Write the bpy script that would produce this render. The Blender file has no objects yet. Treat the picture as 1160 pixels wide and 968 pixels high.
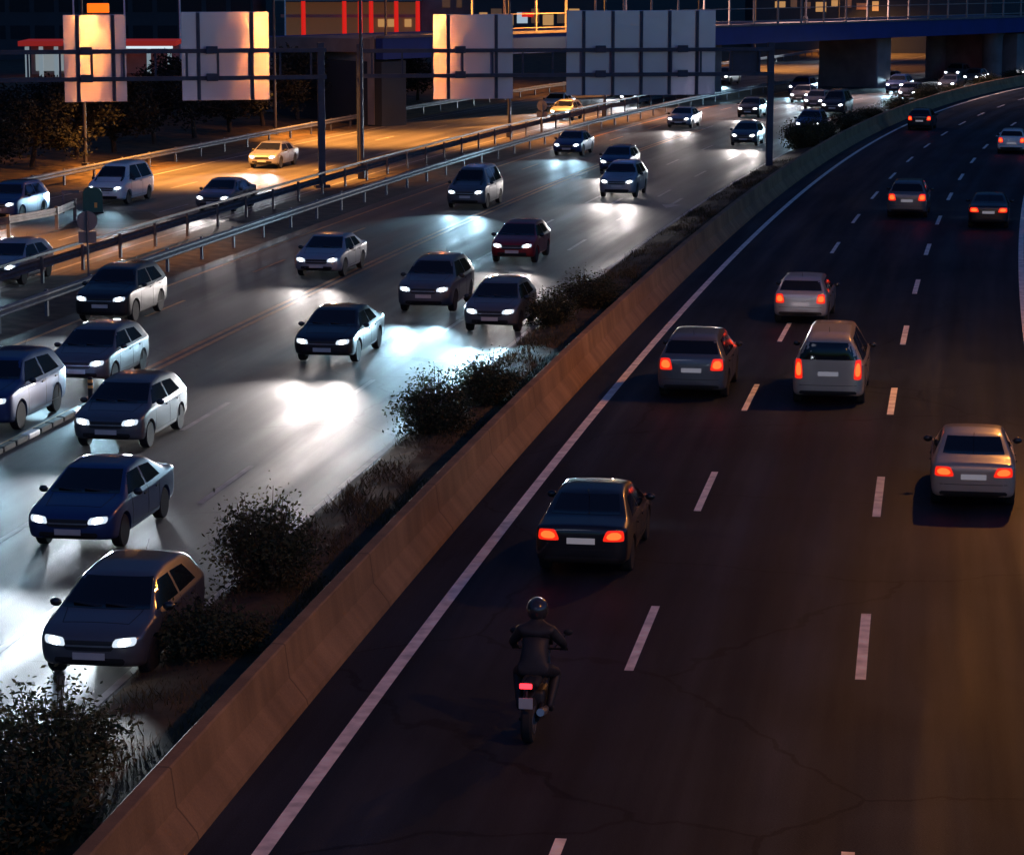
import bpy, bmesh, math, random
import numpy as np
from mathutils import Vector, Matrix
from mathutils.bvhtree import BVHTree
R = math.radians
rng = random.Random(7)
nr = np.random.default_rng(11)
scene = bpy.context.scene
COL = scene.collection

# ------------------------------------------------------------------ camera, world, exposure
cam = bpy.data.cameras.new("camera")
cam.sensor_width = 36.0
cam.lens = 36.0 * 3000 / 1160
cam.clip_end = 5000
cam_o = bpy.data.objects.new("camera", cam)
COL.objects.link(cam_o)
cam_o.location = (0, 0, 10.4)
cam_o.rotation_euler = (R(90) - math.atan(519 / 3000), 0, 0)
scene.camera = cam_o

world = bpy.data.worlds.new("World")
scene.world = world
world.use_nodes = True
wn, wl = world.node_tree.nodes, world.node_tree.links
wn.clear()
sky = wn.new("ShaderNodeTexSky")
sky.sky_type = 'NISHITA'
sky.sun_disc = False
sky.sun_elevation = R(-4.0)
sky.sun_rotation = R(140)
tint = wn.new("ShaderNodeMix")
tint.data_type = 'RGBA'
tint.blend_type = 'MULTIPLY'
tint.inputs[0].default_value = 1.0
tint.inputs[7].default_value = (0.19, 0.70, 1.75, 1)
wl.new(sky.outputs[0], tint.inputs[6])
bg = wn.new("ShaderNodeBackground")
bg.inputs[1].default_value = 0.40
wo = wn.new("ShaderNodeOutputWorld")
wl.new(tint.outputs[2], bg.inputs[0])
wl.new(bg.outputs[0], wo.inputs[0])

sun = bpy.data.lights.new("sun", 'SUN')
sun.energy = 0.004
sun.angle = R(8)
sun.color = (0.75, 0.8, 1.0)
sun_o = bpy.data.objects.new("sun", sun)
COL.objects.link(sun_o)
sun_o.rotation_euler = (R(65), 0, R(-20))

vs = scene.view_settings
vs.view_transform = 'Standard'
vs.look = 'None'
vs.gamma = 1
vs.exposure = 3.0
EXPO = 2 ** 3.0

# ------------------------------------------------------------------ helpers
def link(o):
    COL.objects.link(o)
    return o

def tag(o, label=None, cat=None, group=None, kind=None):
    if label: o['label'] = label
    if cat: o['category'] = cat
    if group: o['group'] = group
    if kind: o['kind'] = kind
    return o

def empty(name, loc=(0, 0, 0), rz=0, label=None, cat=None, group=None):
    o = bpy.data.objects.new(name, None)
    o.empty_display_size = 0.3
    o.location = loc
    o.rotation_euler = (0, 0, rz)
    link(o)
    return tag(o, label, cat, group)

def mesh_obj(name, me, mat=None, parent=None, smooth=None):
    o = bpy.data.objects.new(name, me)
    if mat is not None and not me.materials:
        me.materials.append(mat)
    if parent is not None:
        o.parent = parent
    link(o)
    if smooth is not None:
        me.shade_smooth()
        if smooth < 180:
            me.set_sharp_from_angle(angle=R(smooth))
    return o

def pydata(name, v, f):
    me = bpy.data.meshes.new(name)
    me.from_pydata([tuple(p) for p in v], [], [tuple(q) for q in f])
    me.update()
    return me

class MB:
    def __init__(s):
        s.bm = bmesh.new()
    def box(s, c, d, rz=0, bev=0.0, rot=None):
        m = Matrix.Translation(c) @ (rot.to_4x4() if rot else Matrix.Rotation(rz, 4, 'Z')) @ Matrix.Diagonal((d[0], d[1], d[2], 1))
        r = bmesh.ops.create_cube(s.bm, size=1, matrix=m)
        if bev:
            es = list({e for v in r['verts'] for e in v.link_edges})
            bmesh.ops.bevel(s.bm, geom=es, offset=bev, segments=2, affect='EDGES', profile=0.5)
        return s
    def cyl(s, a, b, r0, r1=None, n=10):
        a, b = Vector(a), Vector(b)
        r1 = r0 if r1 is None else r1
        d = b - a
        m = Matrix.Translation((a + b) / 2) @ d.to_track_quat('Z', 'Y').to_matrix().to_4x4()
        bmesh.ops.create_cone(s.bm, cap_ends=True, segments=n, radius1=r0, radius2=r1, depth=d.length, matrix=m)
        return s
    def ball(s, c, r, sc=(1, 1, 1), n=12):
        m = Matrix.Translation(c) @ Matrix.Diagonal((sc[0], sc[1], sc[2], 1))
        bmesh.ops.create_uvsphere(s.bm, u_segments=n, v_segments=max(6, n // 2), radius=r, matrix=m)
        return s
    def lathe(s, prof, c=(0, 0, 0), axis='Z', n=20):
        rings = []
        for r, h in prof:
            ring = []
            for i in range(n):
                a = 2 * math.pi * i / n
                p = (r * math.cos(a), r * math.sin(a), h)
                if axis == 'X': p = (p[2], p[0], p[1])
                if axis == 'Y': p = (p[0], p[2], p[1])
                ring.append(s.bm.verts.new((p[0] + c[0], p[1] + c[1], p[2] + c[2])))
            rings.append(ring)
        for a, b in zip(rings[:-1], rings[1:]):
            for i in range(n):
                s.bm.faces.new((a[i], a[(i + 1) % n], b[(i + 1) % n], b[i]))
        s.bm.faces.new(rings[0][::-1])
        s.bm.faces.new(rings[-1])
        return s
    def prism(s, poly, z0, z1):
        lo = [s.bm.verts.new((x, y, z0)) for x, y in poly]
        hi = [s.bm.verts.new((x, y, z1)) for x, y in poly]
        n = len(poly)
        s.bm.faces.new(lo[::-1]); s.bm.faces.new(hi)
        for i in range(n):
            s.bm.faces.new((lo[i], lo[(i + 1) % n], hi[(i + 1) % n], hi[i]))
        return s
    def mesh(s, name):
        bmesh.ops.recalc_face_normals(s.bm, faces=s.bm.faces)
        me = bpy.data.meshes.new(name)
        s.bm.to_mesh(me)
        s.bm.free()
        return me
    def build(s, name, mat, parent=None, smooth=None):
        return mesh_obj(name, s.mesh(name), mat, parent, smooth)

def children(o):
    return [c for c in ALLKIDS.get(o.name, [])] if False else list(o.children)

def copy_tree(o, parent=None):
    c = o.copy()
    COL.objects.link(c)
    if parent is not None:
        c.parent = parent
        c.matrix_parent_inverse = o.matrix_parent_inverse.copy()
    for ch in list(o.children):
        if ch.type != 'LIGHT':
            copy_tree(ch, c)
    return c

# ------------------------------------------------------------------ materials
def new_mat(name):
    m = bpy.data.materials.new(name)
    m.use_nodes = True
    nt = m.node_tree
    return m, nt.nodes, nt.links, nt.nodes["Principled BSDF"]

def mat(name, col, rough=0.6, metal=0.0, emit=None, es=0.0, coat=0.0, var=0.15, scale=6.0, bump=0.0):
    m, n, l, b = new_mat(name)
    b.inputs['Roughness'].default_value = rough
    b.inputs['Metallic'].default_value = metal
    b.inputs['Base Color'].default_value = (*col, 1)
    if coat:
        b.inputs['Coat Weight'].default_value = coat
        b.inputs['Coat Roughness'].default_value = 0.06
    if emit:
        b.inputs['Emission Color'].default_value = (*emit, 1)
        b.inputs['Emission Strength'].default_value = es
    if var:
        tc = n.new("ShaderNodeTexCoord")
        nz = n.new("ShaderNodeTexNoise")
        nz.inputs['Scale'].default_value = scale
        nz.inputs['Detail'].default_value = 6
        mr = n.new("ShaderNodeMapRange")
        mr.inputs[1].default_value = 0.3
        mr.inputs[2].default_value = 0.7
        mr.inputs[3].default_value = 1 - var
        mr.inputs[4].default_value = 1 + var
        mx = n.new("ShaderNodeMix")
        mx.data_type = 'RGBA'
        mx.blend_type = 'MULTIPLY'
        mx.inputs[0].default_value = 1
        mx.inputs[6].default_value = (*col, 1)
        l.new(tc.outputs['Object'], nz.inputs[0])
        l.new(nz.outputs[0], mr.inputs[0])
        l.new(mr.outputs[0], mx.inputs[7])
        l.new(mx.outputs[2], b.inputs['Base Color'])
        if bump:
            bp = n.new("ShaderNodeBump")
            bp.inputs['Strength'].default_value = bump
            bp.inputs['Distance'].default_value = 0.02
            l.new(nz.outputs[0], bp.inputs['Height'])
            l.new(bp.outputs[0], b.inputs['Normal'])
    return m

def asphalt(name, col, rough=0.5, lane=3.2, streak=0.35, spec=0.4):
    """UV = (metres along the road, metres across)."""
    m, n, l, b = new_mat(name)
    b.inputs['Specular IOR Level'].default_value = spec
    uv = n.new("ShaderNodeUVMap")
    def mapped(sx, sy):
        mp = n.new("ShaderNodeMapping")
        mp.inputs['Scale'].default_value = (sx, sy, 1)
        l.new(uv.outputs[0], mp.inputs[0])
        return mp.outputs[0]
    def noise(vec, sc, det=5):
        z = n.new("ShaderNodeTexNoise")
        z.inputs['Scale'].default_value = sc
        z.inputs['Detail'].default_value = det
        l.new(vec, z.inputs[0])
        return z.outputs[0]
    def mrange(x, a, b_, c, d):
        r = n.new("ShaderNodeMapRange")
        r.inputs[1].default_value = a; r.inputs[2].default_value = b_
        r.inputs[3].default_value = c; r.inputs[4].default_value = d
        l.new(x, r.inputs[0])
        return r.outputs[0]
    def mul(a, c):
        x = n.new("ShaderNodeMath"); x.operation = 'MULTIPLY'
        l.new(a, x.inputs[0]); l.new(c, x.inputs[1])
        return x.outputs[0]
    big = mrange(noise(mapped(1, 1), 0.22, 6), 0.3, 0.7, 0.75, 1.25)
    st = mrange(noise(mapped(0.02, 1.0), 1.3, 4), 0.32, 0.68, 1 - streak, 1 + streak)
    fine = mrange(noise(mapped(1, 1), 38, 3), 0.25, 0.75, 0.7, 1.3)
    sp = n.new("ShaderNodeSeparateXYZ"); l.new(uv.outputs[0], sp.inputs[0])
    ph = n.new("ShaderNodeMath"); ph.operation = 'MULTIPLY'; ph.inputs[1].default_value = 4 * math.pi / lane
    l.new(sp.outputs[1], ph.inputs[0])
    cs = n.new("ShaderNodeMath"); cs.operation = 'COSINE'; l.new(ph.outputs[0], cs.inputs[0])
    tracks = mrange(cs.outputs[0], -1, 1, 1.13, 0.85)
    # tar-sealed cracks: warped cell borders
    wv = n.new("ShaderNodeVectorMath"); wv.operation = 'ADD'
    wz = n.new("ShaderNodeTexNoise"); wz.inputs['Scale'].default_value = 0.7; wz.inputs['Detail'].default_value = 5
    l.new(uv.outputs[0], wz.inputs[0]); l.new(wz.outputs[1], wv.inputs[0]); l.new(uv.outputs[0], wv.inputs[1])
    vo = n.new("ShaderNodeTexVoronoi"); vo.feature = 'DISTANCE_TO_EDGE'; vo.inputs['Scale'].default_value = 0.11
    l.new(wv.outputs[0], vo.inputs['Vector'])
    seal = mrange(vo.outputs[0], 0.003, 0.0045, 0.55, 1.0)
    patchy = mrange(noise(mapped(0.35, 1), 0.35, 2), 0.50, 0.53, 1.0, 0.84)
    f = mul(mul(mul(mul(mul(big, st), fine), tracks), seal), patchy)
    mx = n.new("ShaderNodeMix"); mx.data_type = 'RGBA'; mx.blend_type = 'MULTIPLY'
    mx.inputs[0].default_value = 1
    mx.inputs[6].default_value = (*col, 1)
    l.new(f, mx.inputs[7])
    l.new(mx.outputs[2], b.inputs['Base Color'])
    l.new(mrange(noise(mapped(0.05, 1), 1.1, 4), 0.3, 0.7, rough - 0.1, rough + 0.14), b.inputs['Roughness'])
    bp = n.new("ShaderNodeBump")
    bp.inputs['Strength'].default_value = 0.45
    bp.inputs['Distance'].default_value = 0.012
    l.new(noise(mapped(1, 1), 55, 3), bp.inputs['Height'])
    l.new(bp.outputs[0], b.inputs['Normal'])
    return m

def two_tone(name, c1, c2, scale, rough=0.95, bump=0.0, detail=8, lo=0.35, hi=0.65):
    m, n, l, b = new_mat(name)
    b.inputs['Roughness'].default_value = rough
    tc = n.new("ShaderNodeTexCoord")
    nz = n.new("ShaderNodeTexNoise")
    nz.inputs['Scale'].default_value = scale
    nz.inputs['Detail'].default_value = detail
    cr = n.new("ShaderNodeValToRGB")
    cr.color_ramp.elements[0].position = lo
    cr.color_ramp.elements[0].color = (*c1, 1)
    cr.color_ramp.elements[1].position = hi
    cr.color_ramp.elements[1].color = (*c2, 1)
    l.new(tc.outputs['Object'], nz.inputs[0])
    l.new(nz.outputs[0], cr.inputs[0])
    l.new(cr.outputs[0], b.inputs['Base Color'])
    if bump:
        bp = n.new("ShaderNodeBump")
        bp.inputs['Strength'].default_value = bump
        bp.inputs['Distance'].default_value = 0.03
        l.new(nz.outputs[0], bp.inputs['Height'])
        l.new(bp.outputs[0], b.inputs['Normal'])
    return m

def concrete(name, col):
    """weathered concrete with vertical run-off stains; UV = (metres along, metres up)."""
    m, n, l, b = new_mat(name)
    b.inputs['Roughness'].default_value = 0.85
    uv = n.new("ShaderNodeUVMap")
    mp = n.new("ShaderNodeMapping"); mp.inputs['Scale'].default_value = (1, 0.12, 1)
    l.new(uv.outputs[0], mp.inputs[0])
    n1 = n.new("ShaderNodeTexNoise"); n1.inputs['Scale'].default_value = 2.2; n1.inputs['Detail'].default_value = 6
    l.new(mp.outputs[0], n1.inputs[0])
    n2 = n.new("ShaderNodeTexNoise"); n2.inputs['Scale'].default_value = 0.6; n2.inputs['Detail'].default_value = 7
    l.new(uv.outputs[0], n2.inputs[0])
    n3 = n.new("ShaderNodeTexNoise"); n3.inputs['Scale'].default_value = 25; n3.inputs['Detail'].default_value = 4
    l.new(uv.outputs[0], n3.inputs[0])
    def mr(x, a, c):
        r = n.new("ShaderNodeMapRange")
        r.inputs[1].default_value = 0.3; r.inputs[2].default_value = 0.7
        r.inputs[3].default_value = a; r.inputs[4].default_value = c
        l.new(x, r.inputs[0]); return r.outputs[0]
    def mul(a, c):
        x = n.new("ShaderNodeMath"); x.operation = 'MULTIPLY'
        l.new(a, x.inputs[0]); l.new(c, x.inputs[1]); return x.outputs[0]
    # joints every 4 m
    sp = n.new("ShaderNodeSeparateXYZ"); l.new(uv.outputs[0], sp.inputs[0])
    md = n.new("ShaderNodeMath"); md.operation = 'PINGPONG'; md.inputs[1].default_value = 3.0
    l.new(sp.outputs[0], md.inputs[0])
    jt = n.new("ShaderNodeMapRange"); jt.inputs[1].default_value = 0.012; jt.inputs[2].default_value = 0.03
    jt.inputs[3].default_value = 0.45; jt.inputs[4].default_value = 1
    l.new(md.outputs[0], jt.inputs[0])
    f = mul(mul(mul(mr(n1.outputs[0], 0.78, 1.12), mr(n2.outputs[0], 0.7, 1.25)), mr(n3.outputs[0], 0.9, 1.1)), jt.outputs[0])
    mx = n.new("ShaderNodeMix"); mx.data_type = 'RGBA'; mx.blend_type = 'MULTIPLY'
    mx.inputs[0].default_value = 1; mx.inputs[6].default_value = (*col, 1)
    l.new(f, mx.inputs[7]); l.new(mx.outputs[2], b.inputs['Base Color'])
    bp = n.new("ShaderNodeBump"); bp.inputs['Strength'].default_value = 0.3; bp.inputs['Distance'].default_value = 0.01
    l.new(n3.outputs[0], bp.inputs['Height']); l.new(bp.outputs[0], b.inputs['Normal'])
    return m

def emis(name, col, post):
    """a surface that gives off light; post = value it should reach after exposure"""
    m, n, l, b = new_mat(name)
    b.inputs['Base Color'].default_value = (*[0.4 * c for c in col], 1)
    b.inputs['Roughness'].default_value = 0.3
    b.inputs['Emission Color'].default_value = (*col, 1)
    b.inputs['Emission Strength'].default_value = post / EXPO
    return m

M = {}
M['road_r'] = asphalt('asphalt dark', (0.024, 0.030, 0.038), 0.58, lane=3.47, streak=0.34, spec=0.10)
M['road_l'] = asphalt('asphalt worn', (0.050, 0.050, 0.054), 0.60, streak=0.35)
M['road_s'] = asphalt('asphalt side road', (0.075, 0.07, 0.065), 0.6, streak=0.3)
M['patch'] = asphalt('flat dark patch', (0.012, 0.013, 0.016), 0.7, streak=0.1)
M['paint'] = mat('road paint', (0.90, 0.82, 0.72), 0.55, var=0.3, scale=3.0)
M['paint_worn'] = mat('worn road paint', (0.30, 0.29, 0.28), 0.6, var=0.4, scale=2.0)
M['paint_yel'] = mat('orange road paint', (0.50, 0.24, 0.09), 0.6, var=0.35, scale=2.0)
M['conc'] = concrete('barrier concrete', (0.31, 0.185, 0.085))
M['conc_plain'] = mat('bridge concrete', (0.17, 0.15, 0.15), 0.85, var=0.25, scale=0.8)
M['soil'] = two_tone('dry soil and grass', (0.026, 0.018, 0.008), (0.10, 0.062, 0.024), 1.3, bump=0.6)
M['verge'] = two_tone('gravel verge', (0.03, 0.025, 0.02), (0.09, 0.07, 0.05), 1.6, bump=0.5)
M['ground'] = two_tone('far ground', (0.012, 0.013, 0.008), (0.04, 0.036, 0.02), 0.08)
M['grass'] = two_tone('dry grass', (0.045, 0.04, 0.012), (0.14, 0.10, 0.04), 0.9)
M['leaf'] = two_tone('bush leaves', (0.018, 0.026, 0.010), (0.07, 0.065, 0.022), 2.2)
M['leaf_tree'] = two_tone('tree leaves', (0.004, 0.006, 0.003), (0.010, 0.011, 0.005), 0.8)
M['bark'] = mat('bark', (0.05, 0.035, 0.022), 0.9, var=0.3)
M['galv'] = mat('galvanised steel', (0.17, 0.18, 0.20), 0.6, 0.5, var=0.2, scale=3)
M['rail_dark'] = mat('weathered steel rail', (0.16, 0.15, 0.15), 0.5, 0.6, var=0.3, scale=3)
M['steel'] = mat('painted gantry steel', (0.035, 0.045, 0.075), 0.5, 0.3, var=0.2, scale=2)
M['pole'] = mat('pole paint', (0.06, 0.06, 0.075), 0.5, 0.3, var=0.2, scale=2)
M['blue'] = mat('blue bridge girder', (0.012, 0.035, 0.20), 0.5, 0.1, var=0.12, scale=0.5)
M['darkbox'] = mat('dark sign box', (0.05, 0.04, 0.05), 0.5, var=0.1)
M['green'] = mat('green gore marker', (0.01, 0.10, 0.075), 0.45, var=0.1)
M['white'] = mat('white paint', (0.75, 0.74, 0.72), 0.5, var=0.1)
M['rubber'] = mat('rubber', (0.02, 0.02, 0.02), 0.8, var=0.15)
M['reflect'] = mat('reflective band', (0.8, 0.42, 0.1), 0.3, var=0.05)
M['dark_bld'] = mat('dark facade', (0.020, 0.026, 0.036), 0.6, var=0.2, scale=0.3)
M['dark_glass'] = mat('dark window glass', (0.012, 0.018, 0.028), 0.12, var=0.1)
M['plaster'] = mat('plaster', (0.30, 0.25, 0.22), 0.85, var=0.2, scale=0.7)
M['red_fascia'] = emis('red lit fascia', (1.0, 0.05, 0.035), 0.2)
M['white_lit'] = emis('white lit strip', (0.75, 0.92, 1.0), 0.9)
M['white_dim'] = emis('dim lit forecourt wall', (0.6, 0.75, 0.8), 0.30)
M['warm_lit'] = emis('warm lit window', (1.0, 0.52, 0.18), 0.42)
M['warm_dim'] = emis('dim warm lit interior', (1.0, 0.5, 0.25), 0.045)
M['cool_lit'] = emis('cool lit window', (0.65, 0.85, 1.0), 0.5)
M['red_lit'] = emis('red lit column', (1.0, 0.02, 0.012), 0.6)
M['orange_lit'] = emis('orange lamp', (1.0, 0.16, 0.004), 1.3)
M['lens'] = emis('sodium lamp lens', (1.0, 0.40, 0.08), 420)


ANI = 0.25
def sign_back():
    m, n, l, b = new_mat('aluminium sign back')
    b.inputs['Base Color'].default_value = (0.95, 0.70, 0.86, 1)
    b.inputs['Metallic'].default_value = 0.7
    tc = n.new("ShaderNodeTexCoord")
    # brushed sheet: the grain runs sideways, so reflections smear upright
    ge = n.new("ShaderNodeNewGeometry")
    cr = n.new("ShaderNodeVectorMath"); cr.operation = 'CROSS_PRODUCT'
    cr.inputs[1].default_value = (0, 0, 1)
    l.new(ge.outputs['True Normal'], cr.inputs[0])
    l.new(cr.outputs[0], b.inputs['Tangent'])
    b.inputs['Anisotropic'].default_value = 0.97
    b.inputs['Anisotropic Rotation'].default_value = ANI
    nz = n.new("ShaderNodeTexNoise"); nz.inputs['Scale'].default_value = 0.8; nz.inputs['Detail'].default_value = 2
    l.new(tc.outputs['Object'], nz.inputs[0])
    bp = n.new("ShaderNodeBump"); bp.inputs['Strength'].default_value = 0.25; bp.inputs['Distance'].default_value = 0.03
    l.new(nz.outputs[0], bp.inputs['Height']); l.new(bp.outputs[0], b.inputs['Normal'])
    n2 = n.new("ShaderNodeTexNoise"); n2.inputs['Scale'].default_value = 0.9; n2.inputs['Detail'].default_value = 5
    l.new(tc.outputs['Object'], n2.inputs[0])
    r = n.new("ShaderNodeMapRange"); r.inputs[1].default_value = 0.3; r.inputs[2].default_value = 0.7
    r.inputs[3].default_value = 0.115; r.inputs[4].default_value = 0.14
    l.new(n2.outputs[0], r.inputs[0]); l.new(r.outputs[0], b.inputs['Roughness'])
    return m
M['sign'] = sign_back()

# ------------------------------------------------------------------ the road's line: plan curve fitted in metres
DS = 0.5
S0, S1 = -60.0, 460.0
_s = np.arange(S0, S1 + DS, DS)
def _heading(s):
    sc = np.clip(s, 0, 240)
    h = 0.13946232 + 0.77640684e-3 * sc - 3.87558986e-6 * sc**2 + 24.90520002e-9 * sc**3
    k0 = 0.77640684e-3
    return h + np.where(s < 0, k0 * s, 0)
_h = _heading(_s)
_x = np.cumsum(np.sin(_h)) * DS
_y = np.cumsum(np.cos(_h)) * DS
_i0 = int(round(-S0 / DS))
_x += -3.79439251 - _x[_i0]
_y += 24.73349014 - _y[_i0]
def P(s, o, z=0.0):
    x = np.interp(s, _s, _x); y = np.interp(s, _s, _y); h = np.interp(s, _s, _h)
    return Vector((float(x + o * math.cos(h)), float(y - o * math.sin(h)), z))
def HD(s):
    return float(np.interp(s, _s, _h))
def side(s):            # the side road swings away from the motorway past the bridge
    return -0.0006 * max(0.0, s - 170) ** 2

def sheet(name, s0, s1, cols, m, ds=2.0, parent=None):
    """strip that follows the road; cols = list of (offset, z) or callables of s"""
    n = max(2, int(math.ceil((s1 - s0) / ds)) + 1)
    v, uvs = [], []
    for i in range(n):
        s = s0 + (s1 - s0) * i / (n - 1)
        for c in cols:
            o, z = c(s) if callable(c) else c
            v.append(P(s, o, z)); uvs.append((s, o))
    k = len(cols)
    f = []
    for i in range(n - 1):
        for j in range(k - 1):
            a = i * k + j
            f.append((a, a + 1, a + k + 1, a + k))
    me = pydata(name, v, f)
    ul = me.uv_layers.new(name="UVMap")
    for lp in me.loops:
        ul.data[lp.index].uv = uvs[lp.vertex_index]
    return mesh_obj(name, me, m, parent)

def line(name, segs, o, w, m, z=0.004, ds=1.5, off=None):
    """painted marking made of segments [(s0,s1)]"""
    v, f = [], []
    for s0, s1 in segs:
        n = max(1, int(math.ceil((s1 - s0) / ds)))
        b = len(v)
        for i in range(n + 1):
            s = s0 + (s1 - s0) * i / n
            oo = o + (off(s) if off else 0)
            v.append(P(s, oo - w / 2, z)); v.append(P(s, oo + w / 2, z))
        for i in range(n):
            f.append((b + 2 * i, b + 2 * i + 1, b + 2 * i + 3, b + 2 * i + 2))
    o_ = mesh_obj(name, pydata(name, v, f), m)
    o_['kind'] = 'structure'
    return o_

def structure(o):
    o['kind'] = 'structure'
    return o

# ------------------------------------------------------------------ ground and roads
g = MB()
g.bm.faces.new([g.bm.verts.new(p) for p in ((-2500, -400, -0.08), (2500, -400, -0.08), (2500, 4000, -0.08), (-2500, 4000, -0.08))])
structure(g.build('ground', M['ground']))
structure(sheet('road', -55, 400, [(-0.95, 0), (4, 0), (8, 0), (13.2, 0)], M['road_r']))
structure(sheet('far_carriageway', -55, 400, [(-18.3, 0), (-14, 0), (-9, 0), (-3.72, 0)], M['road_l']))
structure(sheet('side_road', -20, 400, [lambda s: (-34.6 + side(s), -0.004), lambda s: (-28 + side(s), -0.004), lambda s: (-22.4 + side(s), -0.004)], M['road_s']))
structure(sheet('verge', -20, 400, [lambda s: (-22.4 + side(s), -0.006), lambda s: (-20.4 + side(s) / 2, 0.10), (-18.3, -0.002)], M['verge']))

def median_col(o, zb):
    def f(s):
        w = 0.04 * math.sin(s * 0.31 + o) + 0.02 * math.sin(s * 0.83 + o * 2)
        return (o + (0.03 * math.sin(s * 1.7) if o < -3.6 else 0), max(0.005, zb + w * (1 if zb > 0.05 else 0)))
    return f
structure(sheet('median', -55, 400, [median_col(o, z) for o, z in ((-3.78, 0.012), (-3.62, 0.07), (-3.3, 0.13), (-2.8, 0.22), (-2.3, 0.24), (-1.8, 0.22), (-1.35, 0.2))], M['soil'], ds=0.6))
structure(sheet('roadside', -55, 400, [(13.2, -0.01), (13.4, 0.1), (16, 0.15), (26, 0.0), (60, -0.07)], M['soil']))
structure(sheet('embankment', -20, 330, [lambda s: (-34.6 + side(s), -0.01), lambda s: (-36.5 + side(s), 0.1), lambda s: (-42 + side(s), 0.5), lambda s: (-62 + side(s), 1.3), lambda s: (-95 + side(s), 1.0), lambda s: (-130 + side(s), -0.07)], M['soil']))

# markings of the near carriageway
line('edge_line', [(-50, 300)], 0.0, 0.20, M['paint'])
line('edge_line', [(-50, 300)], 10.4, 0.20, M['paint'])
d1 = [(14.6 + 12.07 * k, 18.75 + 12.07 * k) for k in range(-4, 21)]
line('lane_dashes', d1, 3.48, 0.14, M['paint'])
line('lane_dashes', d1, 6.94, 0.16, M['paint'])
# markings of the far carriageway
line('edge_line', [(-50, 330)], -3.90, 0.13, M['paint_worn'])
d2 = [(25.9 + 12.07 * k, 29.9 + 12.07 * k) for k in range(-5, 22)]
line('lane_dashes', d2, -6.30, 0.13, M['paint_worn'])
line('lane_dashes', [(a + 8, b + 8) for a, b in d2], -9.0, 0.13, M['paint_worn'])
line('gore_line', [(37.6, 150)], -12.62, 0.16, M['paint_yel'])
line('gore_line', [(37.6, 150)], -12.32, 0.16, M['paint_yel'])
line('lane_dashes', [(150 + 12 * k, 154 + 12 * k) for k in range(12)], -12.4, 0.13, M['paint_worn'])
line('lane_dashes', [(a + 3, b + 3) for a, b in d2], -15.9, 0.12, M['paint_yel'])
line('edge_line', [(-50, 330)], -17.6, 0.15, M['paint_yel'])
# side road
line('edge_line', [(-20, 330)], -22.9, 0.14, M['paint_worn'], z=0.002, off=side)
line('edge_line', [(-20, 330)], -33.6, 0.14, M['paint_worn'], z=0.002, off=side)
line('lane_dashes', d2, -26.4, 0.12, M['paint_worn'], z=0.002, off=side)
line('lane_dashes', d2, -30.0, 0.12, M['paint_worn'], z=0.002, off=side)
def arrow(s, o):
    v = [P(s + 5.2, o - .08, .004), P(s + 5.2, o + .08, .004), P(s + 1.6, o + .08, .004), P(s + 1.6, o - .08, .004),
         P(s + 1.7, o - .42, .005), P(s + 1.7, o + .42, .005), P(s, o, .005)]
    return structure(mesh_obj('lane_arrow', pydata('lane_arrow', v, [(0, 1, 2, 3), (4, 5, 6)]), M['paint_worn']))
arrow(92.5, -5.1)
arrow(92.0, -7.8)
# flat polygon, darker than the road around it, on the side road beside the gore marker
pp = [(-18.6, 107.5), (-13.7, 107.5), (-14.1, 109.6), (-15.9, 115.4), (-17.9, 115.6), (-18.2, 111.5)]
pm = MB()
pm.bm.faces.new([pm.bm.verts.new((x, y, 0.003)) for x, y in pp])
o = pm.build('dark_patch', M['patch'])
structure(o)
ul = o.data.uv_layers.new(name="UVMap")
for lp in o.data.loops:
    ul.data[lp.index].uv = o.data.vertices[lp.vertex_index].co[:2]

# ------------------------------------------------------------------ concrete median barrier
def swept(name, s0, s1, prof, m, ds=1.5, parent=None, off=None, closed=True):
    """prof = closed polygon [(offset, z)] swept along the road"""
    n = int(math.ceil((s1 - s0) / ds)) + 1
    k = len(prof)
    v, f, uvs = [], [], []
    per = [0]
    for a, b in zip(prof, prof[1:] + prof[:1]):
        per.append(per[-1] + math.hypot(a[0] - b[0], a[1] - b[1]))
    for i in range(n):
        s = s0 + (s1 - s0) * i / (n - 1)
        d = off(s) if off else 0
        for o, z in prof:
            v.append(P(s, o + d, z)); uvs.append((s, per[prof.index((o, z))]))
    for i in range(n - 1):
        for j in range(k):
            a, b = i * k + j, i * k + (j + 1) % k
            f.append((a, b, b + k, a + k))
    f.append(tuple(range(k))[::-1]); f.append(tuple((n - 1) * k + j for j in range(k)))
    me = pydata(name, v, f)
    bm = bmesh.new(); bm.from_mesh(me); bmesh.ops.recalc_face_normals(bm, faces=bm.faces); bm.to_mesh(me); bm.free()
    ul = me.uv_layers.new(name="UVMap")
    for lp in me.loops:
        ul.data[lp.index].uv = uvs[lp.vertex_index]
    return mesh_obj(name, me, m, parent)

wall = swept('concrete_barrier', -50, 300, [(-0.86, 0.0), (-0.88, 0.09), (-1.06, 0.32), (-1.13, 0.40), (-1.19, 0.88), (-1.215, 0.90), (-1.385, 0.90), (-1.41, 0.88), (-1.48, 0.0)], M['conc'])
tag(wall, 'long low stained concrete barrier between the grass median and the dark carriageway', 'barrier')

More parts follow.
